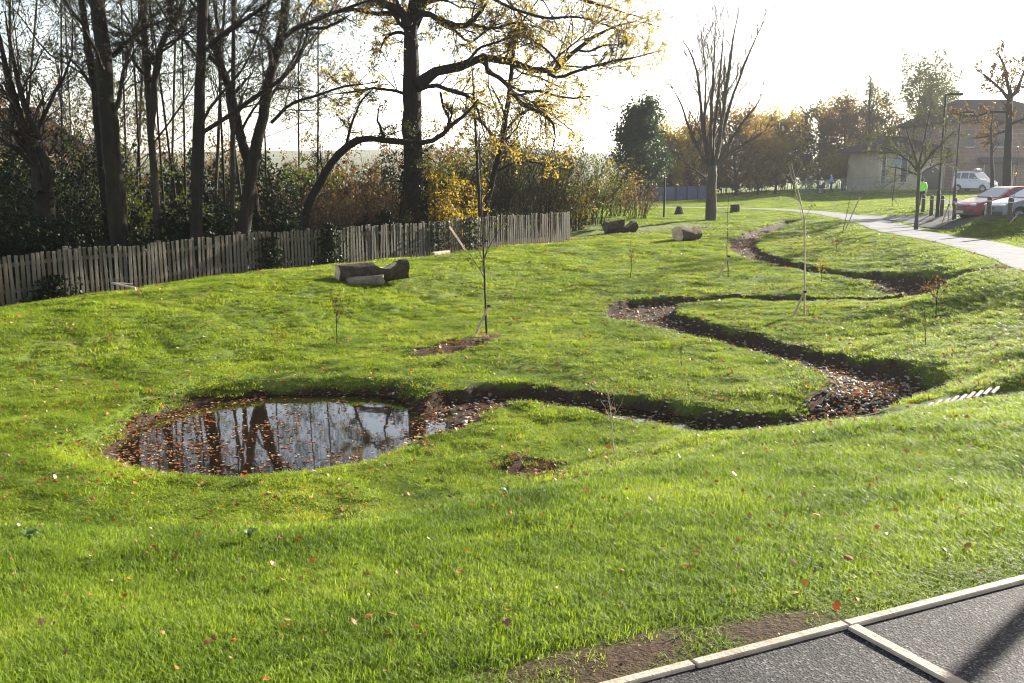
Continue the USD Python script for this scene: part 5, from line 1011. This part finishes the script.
sh = at_z(987, 655, 0); p = np.array([sh[0] + 6.4 * math.sin(SUN_AZ), sh[1] + 6.4 * math.cos(SUN_AZ), 0]); lamp('dark street lamp standing on the near path just out of the picture', p, 5.2, 2.4)
p = at_y(893, 194, 76); p[2] = gz(*p[:2])
t = Thing('road_sign', 'round grey backed road sign on a tall pole in front of the cream wing', 'sign', p)
h = height_to(896, 131, p); t.part('pole', tubes(np.array([[p - [0, 0, .1], p + [0.1, 0, h * .5], p + [.22, 0, h]]]), np.full((1, 3), .05), 8), lamp_metal)
m = trimesh.creation.cylinder(.32, .03, sections=28); m.apply_transform(trimesh.transformations.rotation_matrix(math.pi / 2, [1, 0, 0])); hz = height_to(894, 161, p); m.apply_translation(p + [.1, -.075, hz]); t.part('disc', m, surf('sign_back_grey', [(.3, (.12, .14, .18)), (.7, (.18, .20, .25))], 3, .5))
p = at_y(664, 213, 56); p[2] = gz(*p[:2]); h = height_to(664, 178, p)
t = Thing('post', 'slim black post between the brown shrub and the cone stump', 'post', p); t.part('shaft', tubes(np.array([[p - [0, 0, .1], p + [0, 0, h * .5], p + [0, 0, h]]]), np.full((1, 3), .055), 10), lamp_metal); m = trimesh.creation.icosphere(2, .075); m.apply_translation(p + [0, 0, h]); t.part('cap', m, lamp_metal)
blue = surf('hoarding_blue', [(.3, (.025, .035, .07)), (.6, (.045, .058, .11)), (.8, (.085, .08, .105))], .6, .6)
a, b = at_y(653, 201, 88), at_y(708, 201, 93); t = Thing('blue_hoarding', 'low blue panelled hoarding behind the bare tree', 'fence', (*(a + b)[:2] / 2, gz(*(a + b)[:2] / 2)))
for i in range(5):
    u0, u1 = a + (b - a) * i / 5, a + (b - a) * (i + .97) / 5; g = min(gz(*u0[:2]), gz(*u1[:2])); t.part('panel', obox(u0, u1, .05, g - .1, g + 1.25, .01), blue)
for i in range(6):
    u0 = a + (b - a) * i / 5; g = gz(*u0[:2]); t.part('post', obox(u0 - [.05, 0, 0] + [0, -.06, 0], u0 + [.05, 0, 0] + [0, -.06, 0], .07, g - .1, g + 1.32, .01), lamp_metal)
rail_paint = surf('railing_paint', [(.3, (.09, .13, .11)), (.7, (.15, .20, .17))], 2, .5)
a, b = at_y(800, 195, 102), at_y(892, 193.5, 96); n_ = 76; t = Thing('metal_railing', 'long grey green metal railing in front of the far autumn trees', 'railing', (*(a + b)[:2] / 2, gz(*(a + b)[:2] / 2)))
RZ = lambda u: gz(*(a + (b - a) * u)[:2])
for i in range(n_):
    u = i / (n_ - 1); p = a + (b - a) * u; g = RZ(u); t.part('bar', obox(p - [.02, 0, 0], p + [.02, 0, 0], .03, g - .05, g + 1.45, .003), rail_paint)
for z_ in (.15, 1.38):
    for i in range(8):
        p, q_ = a + (b - a) * i / 8, a + (b - a) * (i + 1) / 8; t.part('rail', tubes(np.array([[[p[0], p[1] - .03, RZ(i / 8) + z_], [(p[0] + q_[0]) / 2, (p[1] + q_[1]) / 2 - .03, (RZ(i / 8) + RZ((i + 1) / 8)) / 2 + z_], [q_[0], q_[1] - .03, RZ((i + 1) / 8) + z_]]]), np.full((1, 3), .025), 6), rail_paint)

# ---------------------------------------------------------------- the building at right
brick_nodes = lambda nm, c1, c2: M(nm, {'g': ('geometry', {}), 's': ('separate_xyz', {}), 'ad': ('math', {'math_type': 'add'}), 'cv': ('combine_xyz', {}), 'b': ('brick_texture', {'scale': 1.0, 'brick_width': .225, 'row_height': .075, 'mortar_size': .008, 'color1': c1, 'color2': c2, 'mortar': (.30, .27, .24)}),
    'n': ('noise_texture', {'scale': .8, 'detail': 5}), 'r': ('rgb_ramp', {'ramp': [(.3, (.75, .75, .75)), (.7, (1.15, 1.12, 1.1))]}), 'm': ('mix', {'mix_type': 'multiply', 'fac': 1.0}), 'p': ('principled_bsdf', {'roughness': .85})},
    [('g.position', 's.vector'), ('s.x', 'ad.value1'), ('s.y', 'ad.value2'), ('ad.value', 'cv.x'), ('s.z', 'cv.y'), ('cv.vector', 'b.vector'), ('g.position', 'n.vector'), ('n.fac', 'r.fac'), ('b.color', 'm.color1'), ('r.color', 'm.color2'), ('m.color', 'p.base_color')])
brick_red = brick_nodes('red_brick', (.085, .034, .024), (.125, .05, .034))
cream = surf('cream_render', [(.3, (.26, .23, .165)), (.7, (.33, .29, .215))], 1.2, .85)
slate = surf('slate_roof', [(.3, (.022, .020, .022)), (.7, (.040, .037, .038))], 1.5, 1.0, .5, 12, spec=0.0)
dark_glass = M('dark_window_glass', {'p': ('principled_bsdf', {'base_color': (.025, .03, .035), 'roughness': .06, 'specular_ior_level': .6})}, [])
frame_w = surf('window_frame_paint', [(.3, (.30, .30, .29)), (.7, (.38, .38, .36))], 2, .5)
awn = surf('dark_fascia', [(.3, (.035, .035, .04)), (.7, (.06, .06, .065))], 2, .6)
BY = 98.0; g0 = gz(44, BY)
def bx(x0, x1, y0, y1, z0, z1, bev=.01):
    m = rbox(x1 - x0, y1 - y0, z1 - z0, bev); m.apply_translation([(x0 + x1) / 2, (y0 + y1) / 2, (z0 + z1) / 2]); return m
bX = lambda px: at_y(px, 190, BY)[0]
bZ = lambda py: at_y(930, py, BY)[2]
t = Thing('brick_building', 'red brick building with dark roof and low cream wing behind the car park', 'building', (bX(950), BY + 6, g0))
x0, x1 = bX(944), bX(1060); ez = bZ(122); w_ = t.part('brick_wall', bx(x0, x1, BY - 1.5, BY + 12, g0 - .3, ez), brick_red)
def hip(x0, x1, y0, y1, z0, z1, ins):
    V = np.array([[x0, y0, z0], [x1, y0, z0], [x1, y1, z0], [x0, y1, z0], [x0 + ins, (y0 + y1) / 2, z1], [x1 - ins, (y0 + y1) / 2, z1], [x0, y0, z0 - .22], [x1, y0, z0 - .22], [x1, y1, z0 - .22], [x0, y1, z0 - .22]])
    return trimesh.convex.convex_hull(V)
t.part('roof', hip(x0 - .5, x1 + .5, BY - 2.1, BY + 12.6, ez + .12, bZ(96), 3.4), slate)
wx0, wx1 = bX(877), x0 - .01; wz = bZ(150); w2 = t.part('cream_wall', bx(wx0, wx1, BY, BY + 9, g0 - .3, wz), cream)
t.part('wing_roof', hip(wx0 - 1.0, wx1 + .2, BY - .9, BY + 9.8, wz + .1, bZ(135), 3.0), slate)
t.part('fascia', bx(wx0 - 1.0, wx1 - .05, BY - .96, BY - .9, wz - .14, wz + .12), awn)
# arched opening
ax, az = bX(930), bZ(167); hw = .95
arch = shapely.Polygon([(-hw, 0)] + [(hw * -math.cos(a), az - g0 - hw + hw * math.sin(a)) for a in np.linspace(0, math.pi, 14)] + [(hw, 0)])
def upright(poly, x, y, z, th):
    m = trimesh.creation.extrude_polygon(poly, th, engine='earcut'); m.apply_transform(trimesh.transformations.rotation_matrix(math.pi / 2, [1, 0, 0])); m.apply_translation([x, y, z]); return m
fr = shapely.Polygon([(-hw - .14, 0)] + [((hw + .14) * -math.cos(a), az - g0 - hw + (hw + .14) * math.sin(a)) for a in np.linspace(0, math.pi, 14)] + [(hw + .14, 0), (hw, 0)] + [(hw * math.cos(a), az - g0 - hw + hw * math.sin(a)) for a in np.linspace(0, math.pi, 14)] + [(-hw, 0)]); t.part('arch_surround', upright(fr, ax, BY - .003, g0, .07), frame_w, parent=w2)
t.part('arched_door', upright(arch, ax, BY - .003, g0, .03), dark_glass, parent=w2)
for px0, px1, py0, py1 in ((880, 884.5, 156, 184), (899, 906, 155, 182)):
    t.part('window', bx(bX(px0), bX(px1), BY - .03, BY + .02, bZ(py1), bZ(py0)), dark_glass, parent=w2); 
    for xx in (px0, px1): t.part('window_jamb', bx(bX(xx) - .06, bX(xx) + .06, BY - .06, BY - .003, bZ(py1), bZ(py0)), frame_w, parent=w2)
    t.part('window_sill', bx(bX(px0) - .1, bX(px1) + .1, BY - .12, BY - .003, bZ(py1) - .09, bZ(py1)), frame_w, parent=w2)
ent = BY - 1.5
t.part('shop_window', bx(bX(975), bX(1004), ent - .03, ent + .02, g0 + .35, bZ(164)), dark_glass, parent=w_)
for xx in (975, 984.5, 994, 1004): t.part('window_mullion', bx(bX(xx) - .05, bX(xx) + .05, ent - .07, ent - .033, g0 + .35, bZ(164)), frame_w, parent=w_)
t.part('entrance_canopy', bx(bX(968), bX(1009), ent - 1.1, ent - .003, bZ(163), bZ(157.5)), awn, parent=w_)
for px0, px1 in ((955, 963), (985, 993), (1012, 1020)):
    t.part('upper_window', bx(bX(px0), bX(px1), ent - .03, ent + .02, bZ(147), bZ(131)), dark_glass, parent=w_); t.part('window_sill', bx(bX(px0) - .1, bX(px1) + .1, ent - .12, ent - .003, bZ(147) - .1, bZ(147) - .002), frame_w, parent=w_)
# ---- houses glimpsed at the far left and beyond the wood
def house(lab, cx, cy, w, d, eave, ridge, rot, wallm):
    g = gz(cx, cy); t = Thing('house', lab, 'house', (cx, cy, g), rot, local=True)
    wl = t.part('wall', bx(-w / 2, w / 2, -d / 2, d / 2, -.4, eave), wallm)
    V = np.array([[-w / 2 - .3, -d / 2 - .4, eave + .005], [w / 2 + .3, -d / 2 - .4, eave + .005], [w / 2 + .3, d / 2 + .4, eave + .005], [-w / 2 - .3, d / 2 + .4, eave + .005], [-w / 2 - .3, 0, ridge], [w / 2 + .3, 0, ridge]]); rf_ = t.part('roof', trimesh.convex.convex_hull(V), slate)
    m = bx(w * .25, w * .25 + .6, -.3, .3, ridge - .8, ridge + .9); t.part('chimney', m, brick_red, parent=rf_)
    for i in range(3):
        for z_ in (.9, 3.5):
            if z_ + 1.2 > eave: continue
            x_ = -w / 2 + w * (i + .5) / 3; fr_ = t.part('window', bx(x_ - .65, x_ + .65, -d / 2 - .05, -d / 2 - .003, z_, z_ + 1.2), white_paint, parent=wl); 
            t.part('window_pane', bx(x_ - .56, x_ + .56, -d / 2 - .07, -d / 2 - .052, z_ + .09, z_ + 1.11), dark_glass, parent=wl)
house('red brick house glimpsed through the wood at the far left edge', -33.5, 62, 11, 8, 5.2, 7.6, -.35, brick_red)
# ---------------------------------------------------------------- far hills
hx = np.linspace(-900, 700, 220); rows = []
for Yh, hh in ((260, -4), (340, 3), (460, 8), (640, 12), (900, 17)):
    z_ = np.where(hh < 0, hh - 4, hh * (.65 + .7 * meshkit.fbm(np.c_[hx / 160, np.full(len(hx), Yh / 100.), 0 * hx], 4, 61))) ; z_ = z_ * (1 - .55 * sstep(-50, 400, hx) * (hh > 0)); rows.append(np.c_[hx, np.full(len(hx), Yh) + 25 * np.sin(hx / 90), z_])
V = np.vstack(rows); n = len(hx); k = (np.arange(len(rows) - 1)[:, None] * n + np.arange(n - 1)).ravel()
single('hills', (V, np.stack([k, k + 1, k + 1 + n, k + n], 1)), surf('far_wooded_hill', [(.3, (.035, .045, .03)), (.5, (.07, .075, .04)), (.7, (.12, .11, .05))], .09, .95, detail=8), kind='structure', smooth=True)
# ---------------------------------------------------------------- vehicles
tyre_m = surf('tyre_rubber', [(.3, (.018, .018, .018)), (.7, (.03, .03, .03))], 8, .85, obj=True)
rim_m = M('wheel_silver', {'p': ('principled_bsdf', {'base_color': (.22, .22, .23), 'metallic': .6, 'roughness': .45})}, [])
trim_m = M('black_trim', {'p': ('principled_bsdf', {'base_color': (.025, .025, .027), 'roughness': .5})}, [])
lamp_m = M('headlamp_glass', {'p': ('principled_bsdf', {'base_color': (.35, .36, .38), 'roughness': .12, 'coat_weight': .5})}, [])
tail_m = M('tail_lamp_red', {'p': ('principled_bsdf', {'base_color': (.35, .015, .015), 'roughness': .15})}, [])
amber_m = M('amber_lamp', {'p': ('principled_bsdf', {'base_color': (.7, .25, .03), 'roughness': .15})}, [])
carglass = M('car_glass', {'p': ('principled_bsdf', {'base_color': (.03, .038, .042), 'roughness': .04, 'specular_ior_level': .7})}, [])
plate_m = M('number_plate_white', {'p': ('principled_bsdf', {'base_color': (.28, .28, .27), 'roughness': .5})}, [])
def paint(nm, c, met=.0):
    return M(nm, {'g': ('geometry', {}), 'n': ('noise_texture', {'scale': 1.5, 'detail': 4}), 'r': ('rgb_ramp', {'ramp': [(.3, tuple(np.array(c) * .9)), (.7, c)]}), 'p': ('principled_bsdf', {'roughness': .45, 'metallic': met, 'coat_weight': .25, 'coat_roughness': .1})}, [('g.position', 'n.vector'), ('n.fac', 'r.fac'), ('r.color', 'p.base_color')])
def car(name, lab, cat, base, rot, paint_m, prof, glass, L, W_, wheels, wr, belt, roofz, screen, rear, tum=.20, roofsign=False, grille=True):
    """prof: side outline (x from nose 0 to tail L, z). glass: side window outlines. screen, rear: (x,z) lines of windscreen and rear window."""
    t = Thing(name, lab, cat, base, rot, local=True)
    def wid(x, z):
        k = 1 - tum * np.clip((z - belt) / (roofz - belt), 0, 1.2) ** 1.2 - .06 * np.clip((.35 - z) / .2, 0, 1)
        nose = .20 * np.clip((.55 - x) / .55, 0, 1) ** 2 + .14 * np.clip((x - L + .45) / .45, 0, 1) ** 2
        return k * (1 - nose)
    def wrp(p, extra=0.0):
        p = np.array(p); k = wid(p[:, 0], p[:, 2]); y = p[:, 1] * k
        x = p[:, 0] + .16 * (np.abs(p[:, 1]) / (W_ / 2)) ** 2.5 * (p[:, 0] < .8) * (1 - p[:, 0] / .8) - .08 * (np.abs(p[:, 1]) / (W_ / 2)) ** 2 * (p[:, 0] > L - .5)
        return np.c_[x, y, p[:, 2]]
    def slab(poly, y0, y1, ref=.07):
        cs = CrossSection([np.array(poly)]);
        if cs.area() <= 0: cs = CrossSection([np.array(poly)[::-1]])
        m = Manifold.extrude(cs, y1 - y0).rotate([90, 0, 0]).translate([0, y1, 0]); return m.refine_to_length(ref)
    o = np.array(prof); d = dense(np.vstack([o, o[:1]]), .05)[:, :2] if False else o
    body = slab(d, -W_ / 2, W_ / 2, .08)
    for wx in wheels:
        body = body - Manifold.cylinder(W_ * 1.2, wr * 1.16, wr * 1.16, 32).rotate([90, 0, 0]).translate([wx, W_ * .6, wr]) + Manifold.cylinder(W_ * .62, wr * 1.14, wr * 1.14, 24).rotate([90, 0, 0]).translate([wx, W_ * .31, wr + .02]) ^ Manifold.cube([20, 20, 5]).translate([-5, -10, .22])
    body = body.warp_batch(wrp)
    v = body.to_mesh(); t.part('body', trimesh.Trimesh(v.vert_properties[:, :3], v.tri_verts, process=False), paint_m, smooth=40)
    def mk(m): m = m.to_mesh(); return trimesh.Trimesh(m.vert_properties[:, :3], m.tri_verts, process=False)
    for poly in glass:
        for sg in (-1, 1):
            y0, y1 = (W_ / 2 - .03, W_ / 2 + .006) if sg > 0 else (-W_ / 2 - .006, -W_ / 2 + .03)
            t.part('side_window', mk(slab(poly, y0, y1, .1).warp_batch(wrp)), carglass, smooth=40)
    for nm, (a, b) in (('windscreen', screen), ('rear_window', rear)):
        a, b = np.array(a), np.array(b); n = np.array([-(b - a)[1], (b - a)[0]]); n /= np.linalg.norm(n); 
        if nm == 'windscreen' and n[0] > 0: n = -n
        if nm == 'rear_window' and n[0] < 0: n = -n
        poly = [a + n * .012, b + n * .012, b - n * .03, a - n * .03]
        t.part(nm, mk(slab(poly, -W_ / 2 * .86, W_ / 2 * .86, .1).warp_batch(wrp)), carglass, smooth=40)
    for wx in wheels:
        for sg in (-1, 1):
            yc = sg * (W_ / 2 - .10); prof_ = [(wr * .62, -.09), (wr * .95, -.095), (wr, -.06), (wr, .06), (wr * .95, .095), (wr * .62, .09)]
            m = lathe(prof_ + prof_[:1], 28); m.apply_transform(trimesh.transformations.rotation_matrix(math.pi / 2, [1, 0, 0])); m.apply_translation([wx, yc, wr]); w_ = t.part('wheel', m, tyre_m, smooth=40)
            m = lathe([(0, -.05), (wr * .3, -.05), (wr * .58, -.07), (wr * .64, -.085), (wr * .64, .085), (wr * .58, .07), (wr * .3, .05), (0, .05)], 20); m.apply_transform(trimesh.transformations.rotation_matrix(math.pi / 2, [1, 0, 0])); m.apply_translation([wx, yc, wr]); t.part('rim', m, rim_m, parent=w_, smooth=30)
    def blob(x, y, z, sx, sy, sz):
        m = trimesh.creation.icosphere(2, 1.0); m.apply_scale([sx, sy, sz]); m.apply_translation([x, y, z]); return m
    for sg in (-1, 1):
        t.part('headlight', blob(.22, sg * W_ * .33, belt * .715, .15, .17, .07), lamp_m, smooth=True)
        t.part('tail_light', blob(L - .10, sg * W_ * .39, belt * .86, .08, .07, .16), tail_m, smooth=True)
        t.part('wing_mirror', blob(screen[0][0] + .32, sg * (W_ / 2 + .07), belt + .10, .06, .11, .075), paint_m, smooth=True)
        t.part('door_handle', blob(L * .52, sg * (W_ / 2 * wid(np.array(L * .52), np.array(belt - .1)) + .005), belt - .10, .09, .015, .018), trim_m)
        t.part('sill_trim', bx(wheels[0] + wr * 1.2, wheels[1] - wr * 1.2, sg * W_ / 2 * .975 - .02, sg * W_ / 2 * .975 + .02, .20, .30), trim_m)
    t.part('front_bumper', mk(slab([(-.03, .24), (.32, .24), (.32, .43), (-.03, .43)], -W_ / 2 * .98, W_ / 2 * .98).warp_batch(wrp)), trim_m if 'red' in lab else paint_m, smooth=40)
    t.part('grille', mk(slab([(-.012, .50), (.12, .50), (.12, .60), (.0, .60)], -W_ / 2 * .42, W_ / 2 * .42).warp_batch(wrp)), trim_m)
    t.part('number_plate', bx(-.05, -.032, -.26, .26, .30, .41), plate_m)
    if roofsign: t.part('roof_sign', bx(L * .42, L * .42 + .3, -.45, .45, roofz + .03, roofz + .22, .04), plate_m)
    return t
hatch = [(.02, .26), (.0, .50), (.04, .66), (.30, .76), (.95, .90), (1.12, .93), (1.30, 1.05), (1.75, 1.32), (2.0, 1.385), (2.6, 1.40), (3.2, 1.345), (3.45, 1.26), (3.72, .95), (3.80, .80), (3.80, .40), (3.74, .24), (3.2, .20), (.6, .20)]
hg = [[(1.42, .94), (1.88, 1.28), (2.3, 1.31), (2.3, .94)], [(2.36, .94), (2.36, 1.31), (2.75, 1.31), (3.2, 1.22), (3.38, .98)]]
def heading(px0, px1): return 0
p = at_y(957.5, 218, 41); p[2] = gz(*p[:2]) + .03
car('red_car', 'red hatchback parked nose left behind the bollards', 'car', p + [.42, .7, 0], math.radians(8), paint('car_red', (.16, .012, .017)), hatch, hg, 3.8, 1.64, (.72, 3.08), .30, .92, 1.40, ((1.16, .96), (1.74, 1.31)), ((3.46, 1.25), (3.70, .98)))
p = at_y(981, 224, 37.6); p[2] = gz(*p[:2]) + .03
car('silver_car', 'silver hatchback cut off by the right edge in front of the red car', 'car', p + [.66, .8, 0], math.radians(2), paint('car_silver', (.13, .15, .19), .4), hatch, hg, 3.8, 1.66, (.72, 3.08), .30, .92, 1.40, ((1.16, .96), (1.74, 1.31)), ((3.46, 1.25), (3.70, .98)))
van_p = [(.02, .26), (.0, .55), (.05, .78), (.35, .92), (.85, 1.02), (1.0, 1.08), (1.45, 1.58), (1.65, 1.66), (2.4, 1.70), (3.1, 1.68), (3.38, 1.62), (3.46, 1.1), (3.48, .4), (3.44, .24), (2.9, .2), (.6, .2)]
vg = [[(1.18, 1.08), (1.52, 1.52), (1.92, 1.58), (1.92, 1.08)], [(2.0, 1.08), (2.0, 1.58), (2.62, 1.58), (2.62, 1.08)], [(2.70, 1.08), (2.70, 1.58), (3.24, 1.56), (3.32, 1.10)]]
p = at_y(995, 190.5, 84); p[2] = gz(*p[:2]) + .03
car('white_van', 'small white people carrier with a roof sign in front of the brick building', 'van', p + [0, 0, 0], math.radians(180 - 54), paint('van_white', (.42, .43, .46)), van_p, vg, 3.5, 1.62, (.66, 2.86), .29, 1.05, 1.70, ((1.03, 1.10), (1.44, 1.56)), ((3.39, 1.58), (3.45, 1.14)), tum=.16, roofsign=True)

# ---------------------------------------------------------------- people
skin_m = M('skin', {'p': ('principled_bsdf', {'base_color': (.48, .29, .21), 'roughness': .55})}, [])
def cloth(nm, c): return surf(nm, [(.3, tuple(np.array(c) * .8)), (.7, c)], 12, .85, .3, 60)
def hulls(bones):
    out = Manifold()
    for (a, ra), (b, rb) in bones:
        out = out + Manifold.batch_hull([Manifold.sphere(ra, 10).translate(list(map(float, a))), Manifold.sphere(rb, 10).translate(list(map(float, b)))])
    return out
def smooth_m(m, n=6, ln=.055):
    m = m.refine_to_length(ln).to_mesh(); t = trimesh.Trimesh(m.vert_properties[:, :3], m.tri_verts, process=True); trimesh.smoothing.filter_taubin(t, iterations=n); return t
def person(lab, base, rot, h, top_m, leg_m, hair_m, stride=.22, arms=((.10, .12), (-.06, .08)), vest=None, reach=False):
    """Faces +y in local space; h = height."""
    k = h / 1.75; t = Thing('person', lab, 'person', base, rot, local=True); J = lambda x, y, z: np.array([x, y, z]) * k
    hipL, hipR = J(-.095, 0, .93), J(.095, 0, .93); kneeL, kneeR = J(-.10, stride * .55 + .03, .50), J(.10, -stride * .35 + .04, .50); ankL, ankR = J(-.10, stride, .085), J(.10, -stride, .10)
    sL, sR = J(-.185, 0, 1.43), J(.185, 0, 1.43); neck, head = J(0, .0, 1.50), J(0, .03, 1.635)
    if reach: eL, eR, hL, hR = J(-.24, .12, 1.17), J(.24, .12, 1.17), J(-.20, .36, 1.05), J(.20, .36, 1.05)
    else: eL, eR, hL, hR = J(-.26, arms[0][0] - .10, 1.15), J(.26, arms[1][0] - .04, 1.15), J(-.25, arms[0][0] + .08, .90), J(.25, arms[1][0] + .02, .90)
    r = lambda x: x * k
    bones = [((J(0, 0, .98), r(.145)), (J(0, .01, 1.18), r(.135))), ((J(-.06, .0, 1.18), r(.12)), (J(-.09, 0, 1.38), r(.10))), ((J(.06, .0, 1.18), r(.12)), (J(.09, 0, 1.38), r(.10))), ((sL, r(.062)), (sR, r(.062))), ((J(0, 0, 1.40), r(.075)), (neck, r(.055))), ((neck, r(.052)), (J(0, .015, 1.56), r(.05))),
             ((head + [0, -.01 * k, .035 * k], r(.092)), (head + [0, .02 * k, -.05 * k], r(.068))), ((head + [0, .085 * k, -.005 * k], r(.016)), (head + [0, .10 * k, -.025 * k], r(.014))), ((head + [-.088 * k, 0, -.01 * k], r(.02)), (head + [-.09 * k, -.01 * k, -.03 * k], r(.015))), ((head + [.088 * k, 0, -.01 * k], r(.02)), (head + [.09 * k, -.01 * k, -.03 * k], r(.015)))]
    for hp, kn, an in ((hipL, kneeL, ankL), (hipR, kneeR, ankR)):
        bones += [((J(0, 0, .98), r(.13)), (hp, r(.105))), ((hp, r(.10)), (kn, r(.062))), ((kn, r(.06)), (an, r(.04))), ((an + [0, -.03 * k, -.045 * k], r(.038)), (an + [0, .14 * k, -.055 * k], r(.03)))]
    for s_, e_, h_ in ((sL, eL, hL), (sR, eR, hR)):
        d = (h_ - e_) / np.linalg.norm(h_ - e_); sd_ = np.array([0, 1.0, 0]) - d * d[1]; sd_ /= np.linalg.norm(sd_)
        bones += [((s_, r(.058)), (e_, r(.043))), ((e_, r(.042)), (h_, r(.029))), ((h_, r(.03)), (h_ + d * .08 * k, r(.034)))]
        for q_ in range(4):
            o = sd_ * (q_ - 1.5) * .019 * k; f0_ = h_ + d * .085 * k + o; L_ = (.07, .08, .075, .058)[q_] * k; bones += [((f0_, r(.0095)), (f0_ + d * L_ * .55, r(.009))), ((f0_ + d * L_ * .55, r(.009)), (f0_ + d * L_ + np.array([-np.sign(h_[0]) * .015 * k, 0, 0]), r(.008)))]
        bones += [((h_ + d * .03 * k + sd_ * .028 * k, r(.011)), (h_ + d * .085 * k + sd_ * .052 * k, r(.009)))]
    bd = t.part('body', smooth_m(hulls(bones)), skin_m, smooth=True)
    up = [((J(0, 0, 1.0), r(.158)), (J(0, .01, 1.18), r(.15))), ((J(-.06, 0, 1.18), r(.133)), (J(-.09, 0, 1.38), r(.113))), ((J(.06, 0, 1.18), r(.133)), (J(.09, 0, 1.38), r(.113))), ((sL, r(.075)), (sR, r(.075)))]
    for s_, e_, h_ in ((sL, eL, hL), (sR, eR, hR)): up += [((s_, r(.072)), (e_, r(.056))), ((e_, r(.055)), (e_ * .1 + h_ * .9, r(.042)))]
    t.part('jacket', smooth_m(hulls(up)), top_m, parent=bd, smooth=True)
    lo = [((J(0, 0, .97), r(.15)), (J(0, 0, 1.02), r(.15)))]
    for hp, kn, an in ((hipL, kneeL, ankL), (hipR, kneeR, ankR)): lo += [((J(0, 0, .97), r(.14)), (hp, r(.115))), ((hp, r(.112)), (kn, r(.078))), ((kn, r(.078)), (an + [0, 0, .02], r(.062)))]
    t.part('trousers', smooth_m(hulls(lo)), leg_m, parent=bd, smooth=True)
    for an in (ankL, ankR): t.part('shoe', smooth_m(hulls([((an + [0, -.04 * k, -.04 * k], r(.046)), (an + [0, .15 * k, -.052 * k], r(.036)))])), trim_m, parent=bd, smooth=True)
    m = hulls([((head + [0, -.03 * k, .045 * k], r(.092)), (head + [0, -.05 * k, -.02 * k], r(.078)))]); t.part('hair', smooth_m(m), hair_m, parent=bd, smooth=True)
    for sg in (-1, 1): 
        m = trimesh.creation.icosphere(1, .012 * k); m.apply_translation(head + [sg * .033 * k, .083 * k, .012 * k]); t.part('eye', m, trim_m, parent=bd)
    m = rbox(.045 * k, .008, .008, .002); m.apply_translation(head + [0, .082 * k, -.058 * k]); t.part('mouth', m, cloth_lip, parent=bd)
    if vest:
        vs = [((J(0, 0, 1.02), r(.17)), (J(0, .01, 1.18), r(.165))), ((J(-.06, 0, 1.18), r(.148)), (J(-.085, 0, 1.40), r(.115))), ((J(.06, 0, 1.18), r(.148)), (J(.085, 0, 1.40), r(.115)))]
        vt = t.part('hi_vis_vest', smooth_m(hulls(vs)), vest, parent=bd, smooth=True)
    return t
cloth_lip = cloth('lip', (.32, .14, .12)); hair_dark = cloth('hair_dark', (.05, .035, .025)); navy = cloth('cloth_navy', (.03, .04, .07)); blue_c = cloth('cloth_blue', (.16, .22, .42)); black_c = cloth('cloth_black', (.025, .025, .03)); pale_c = cloth('cloth_pale', (.55, .52, .56))
vest_m = M('hi_vis_yellow_green', {'p': ('principled_bsdf', {'base_color': (.22, .62, .05), 'roughness': .6})}, [])
p = at_y(921.5, 196.5, 62); p[2] = gz(*p[:2])
person('person in a bright green hi-vis vest walking near the arched door', p, math.radians(-25), 1.75, vest_m, black_c, hair_dark, vest=vest_m)
p = at_y(831, 195, 92); p[2] = gz(*p[:2])
person('person in a blue jacket pushing a dark pram along the railings', p, math.radians(90), 1.66, blue_c, navy, hair_dark, reach=True, stride=.16)
q0 = p + np.array([-.95, 0, 0])
t = Thing('pram', 'dark hooded pram pushed by the person in blue', 'pram', q0)
P_ = [];
m = smooth_m(hulls([((q0 + [-.28, 0, .55], .15), (q0 + [.22, 0, .58], .17)), ((q0 + [.2, 0, .6], .17), (q0 + [.26, 0, .82], .16))]), 4, .06); t.part('carrycot', m, navy, smooth=True)
t.part('handle', tubes(np.array([[q0 + [.25, -.2, .6], q0 + [.55, -.2, 1.03], q0 + [.60, 0, 1.05], q0 + [.55, .2, 1.03], q0 + [.25, .2, .6]]]), np.full((1, 5), .014), 6), trim_m)
for sx in (-1, 1):
    for sy in (-1, 1):
        m = trimesh.creation.torus(.12, .022, 18, 8); m.apply_transform(trimesh.transformations.rotation_matrix(math.pi / 2, [1, 0, 0])); m.apply_translation(q0 + [sx * .3, sy * .22, .14]); t.part('wheel', m, tyre_m, smooth=True)
        t.part('frame_leg', tubes(np.array([[q0 + [sx * .3, sy * .22, .14], q0 + [sx * .1, sy * .2, .32], q0 + [-sx * .12, sy * .16, .5]]]), np.full((1, 3), .013), 6), trim_m)
p = at_y(819.5, 195, 92.5); p[2] = gz(*p[:2])
person('small child in pale clothes walking ahead of the dark pram', p, math.radians(80), 1.02, pale_c, pale_c, hair_dark, stride=.10)
# ---------------------------------------------------------------- hazy low-sun air
haze_mat = usdkit.material(stage, '/World/Looks/haze_air', {'v': ('principled_volume', {'color': (.92, .94, 1.0), 'density': HAZE, 'anisotropy': .55})}, [], volume='v.volume')
hz_ = trimesh.creation.box([2200, 1900, 75]); hz_.apply_translation([0, 800, 75 / 2 - 12])
single('haze', hz_, haze_mat, kind='stuff', label='thin bright haze hanging over the whole park', cat='haze')
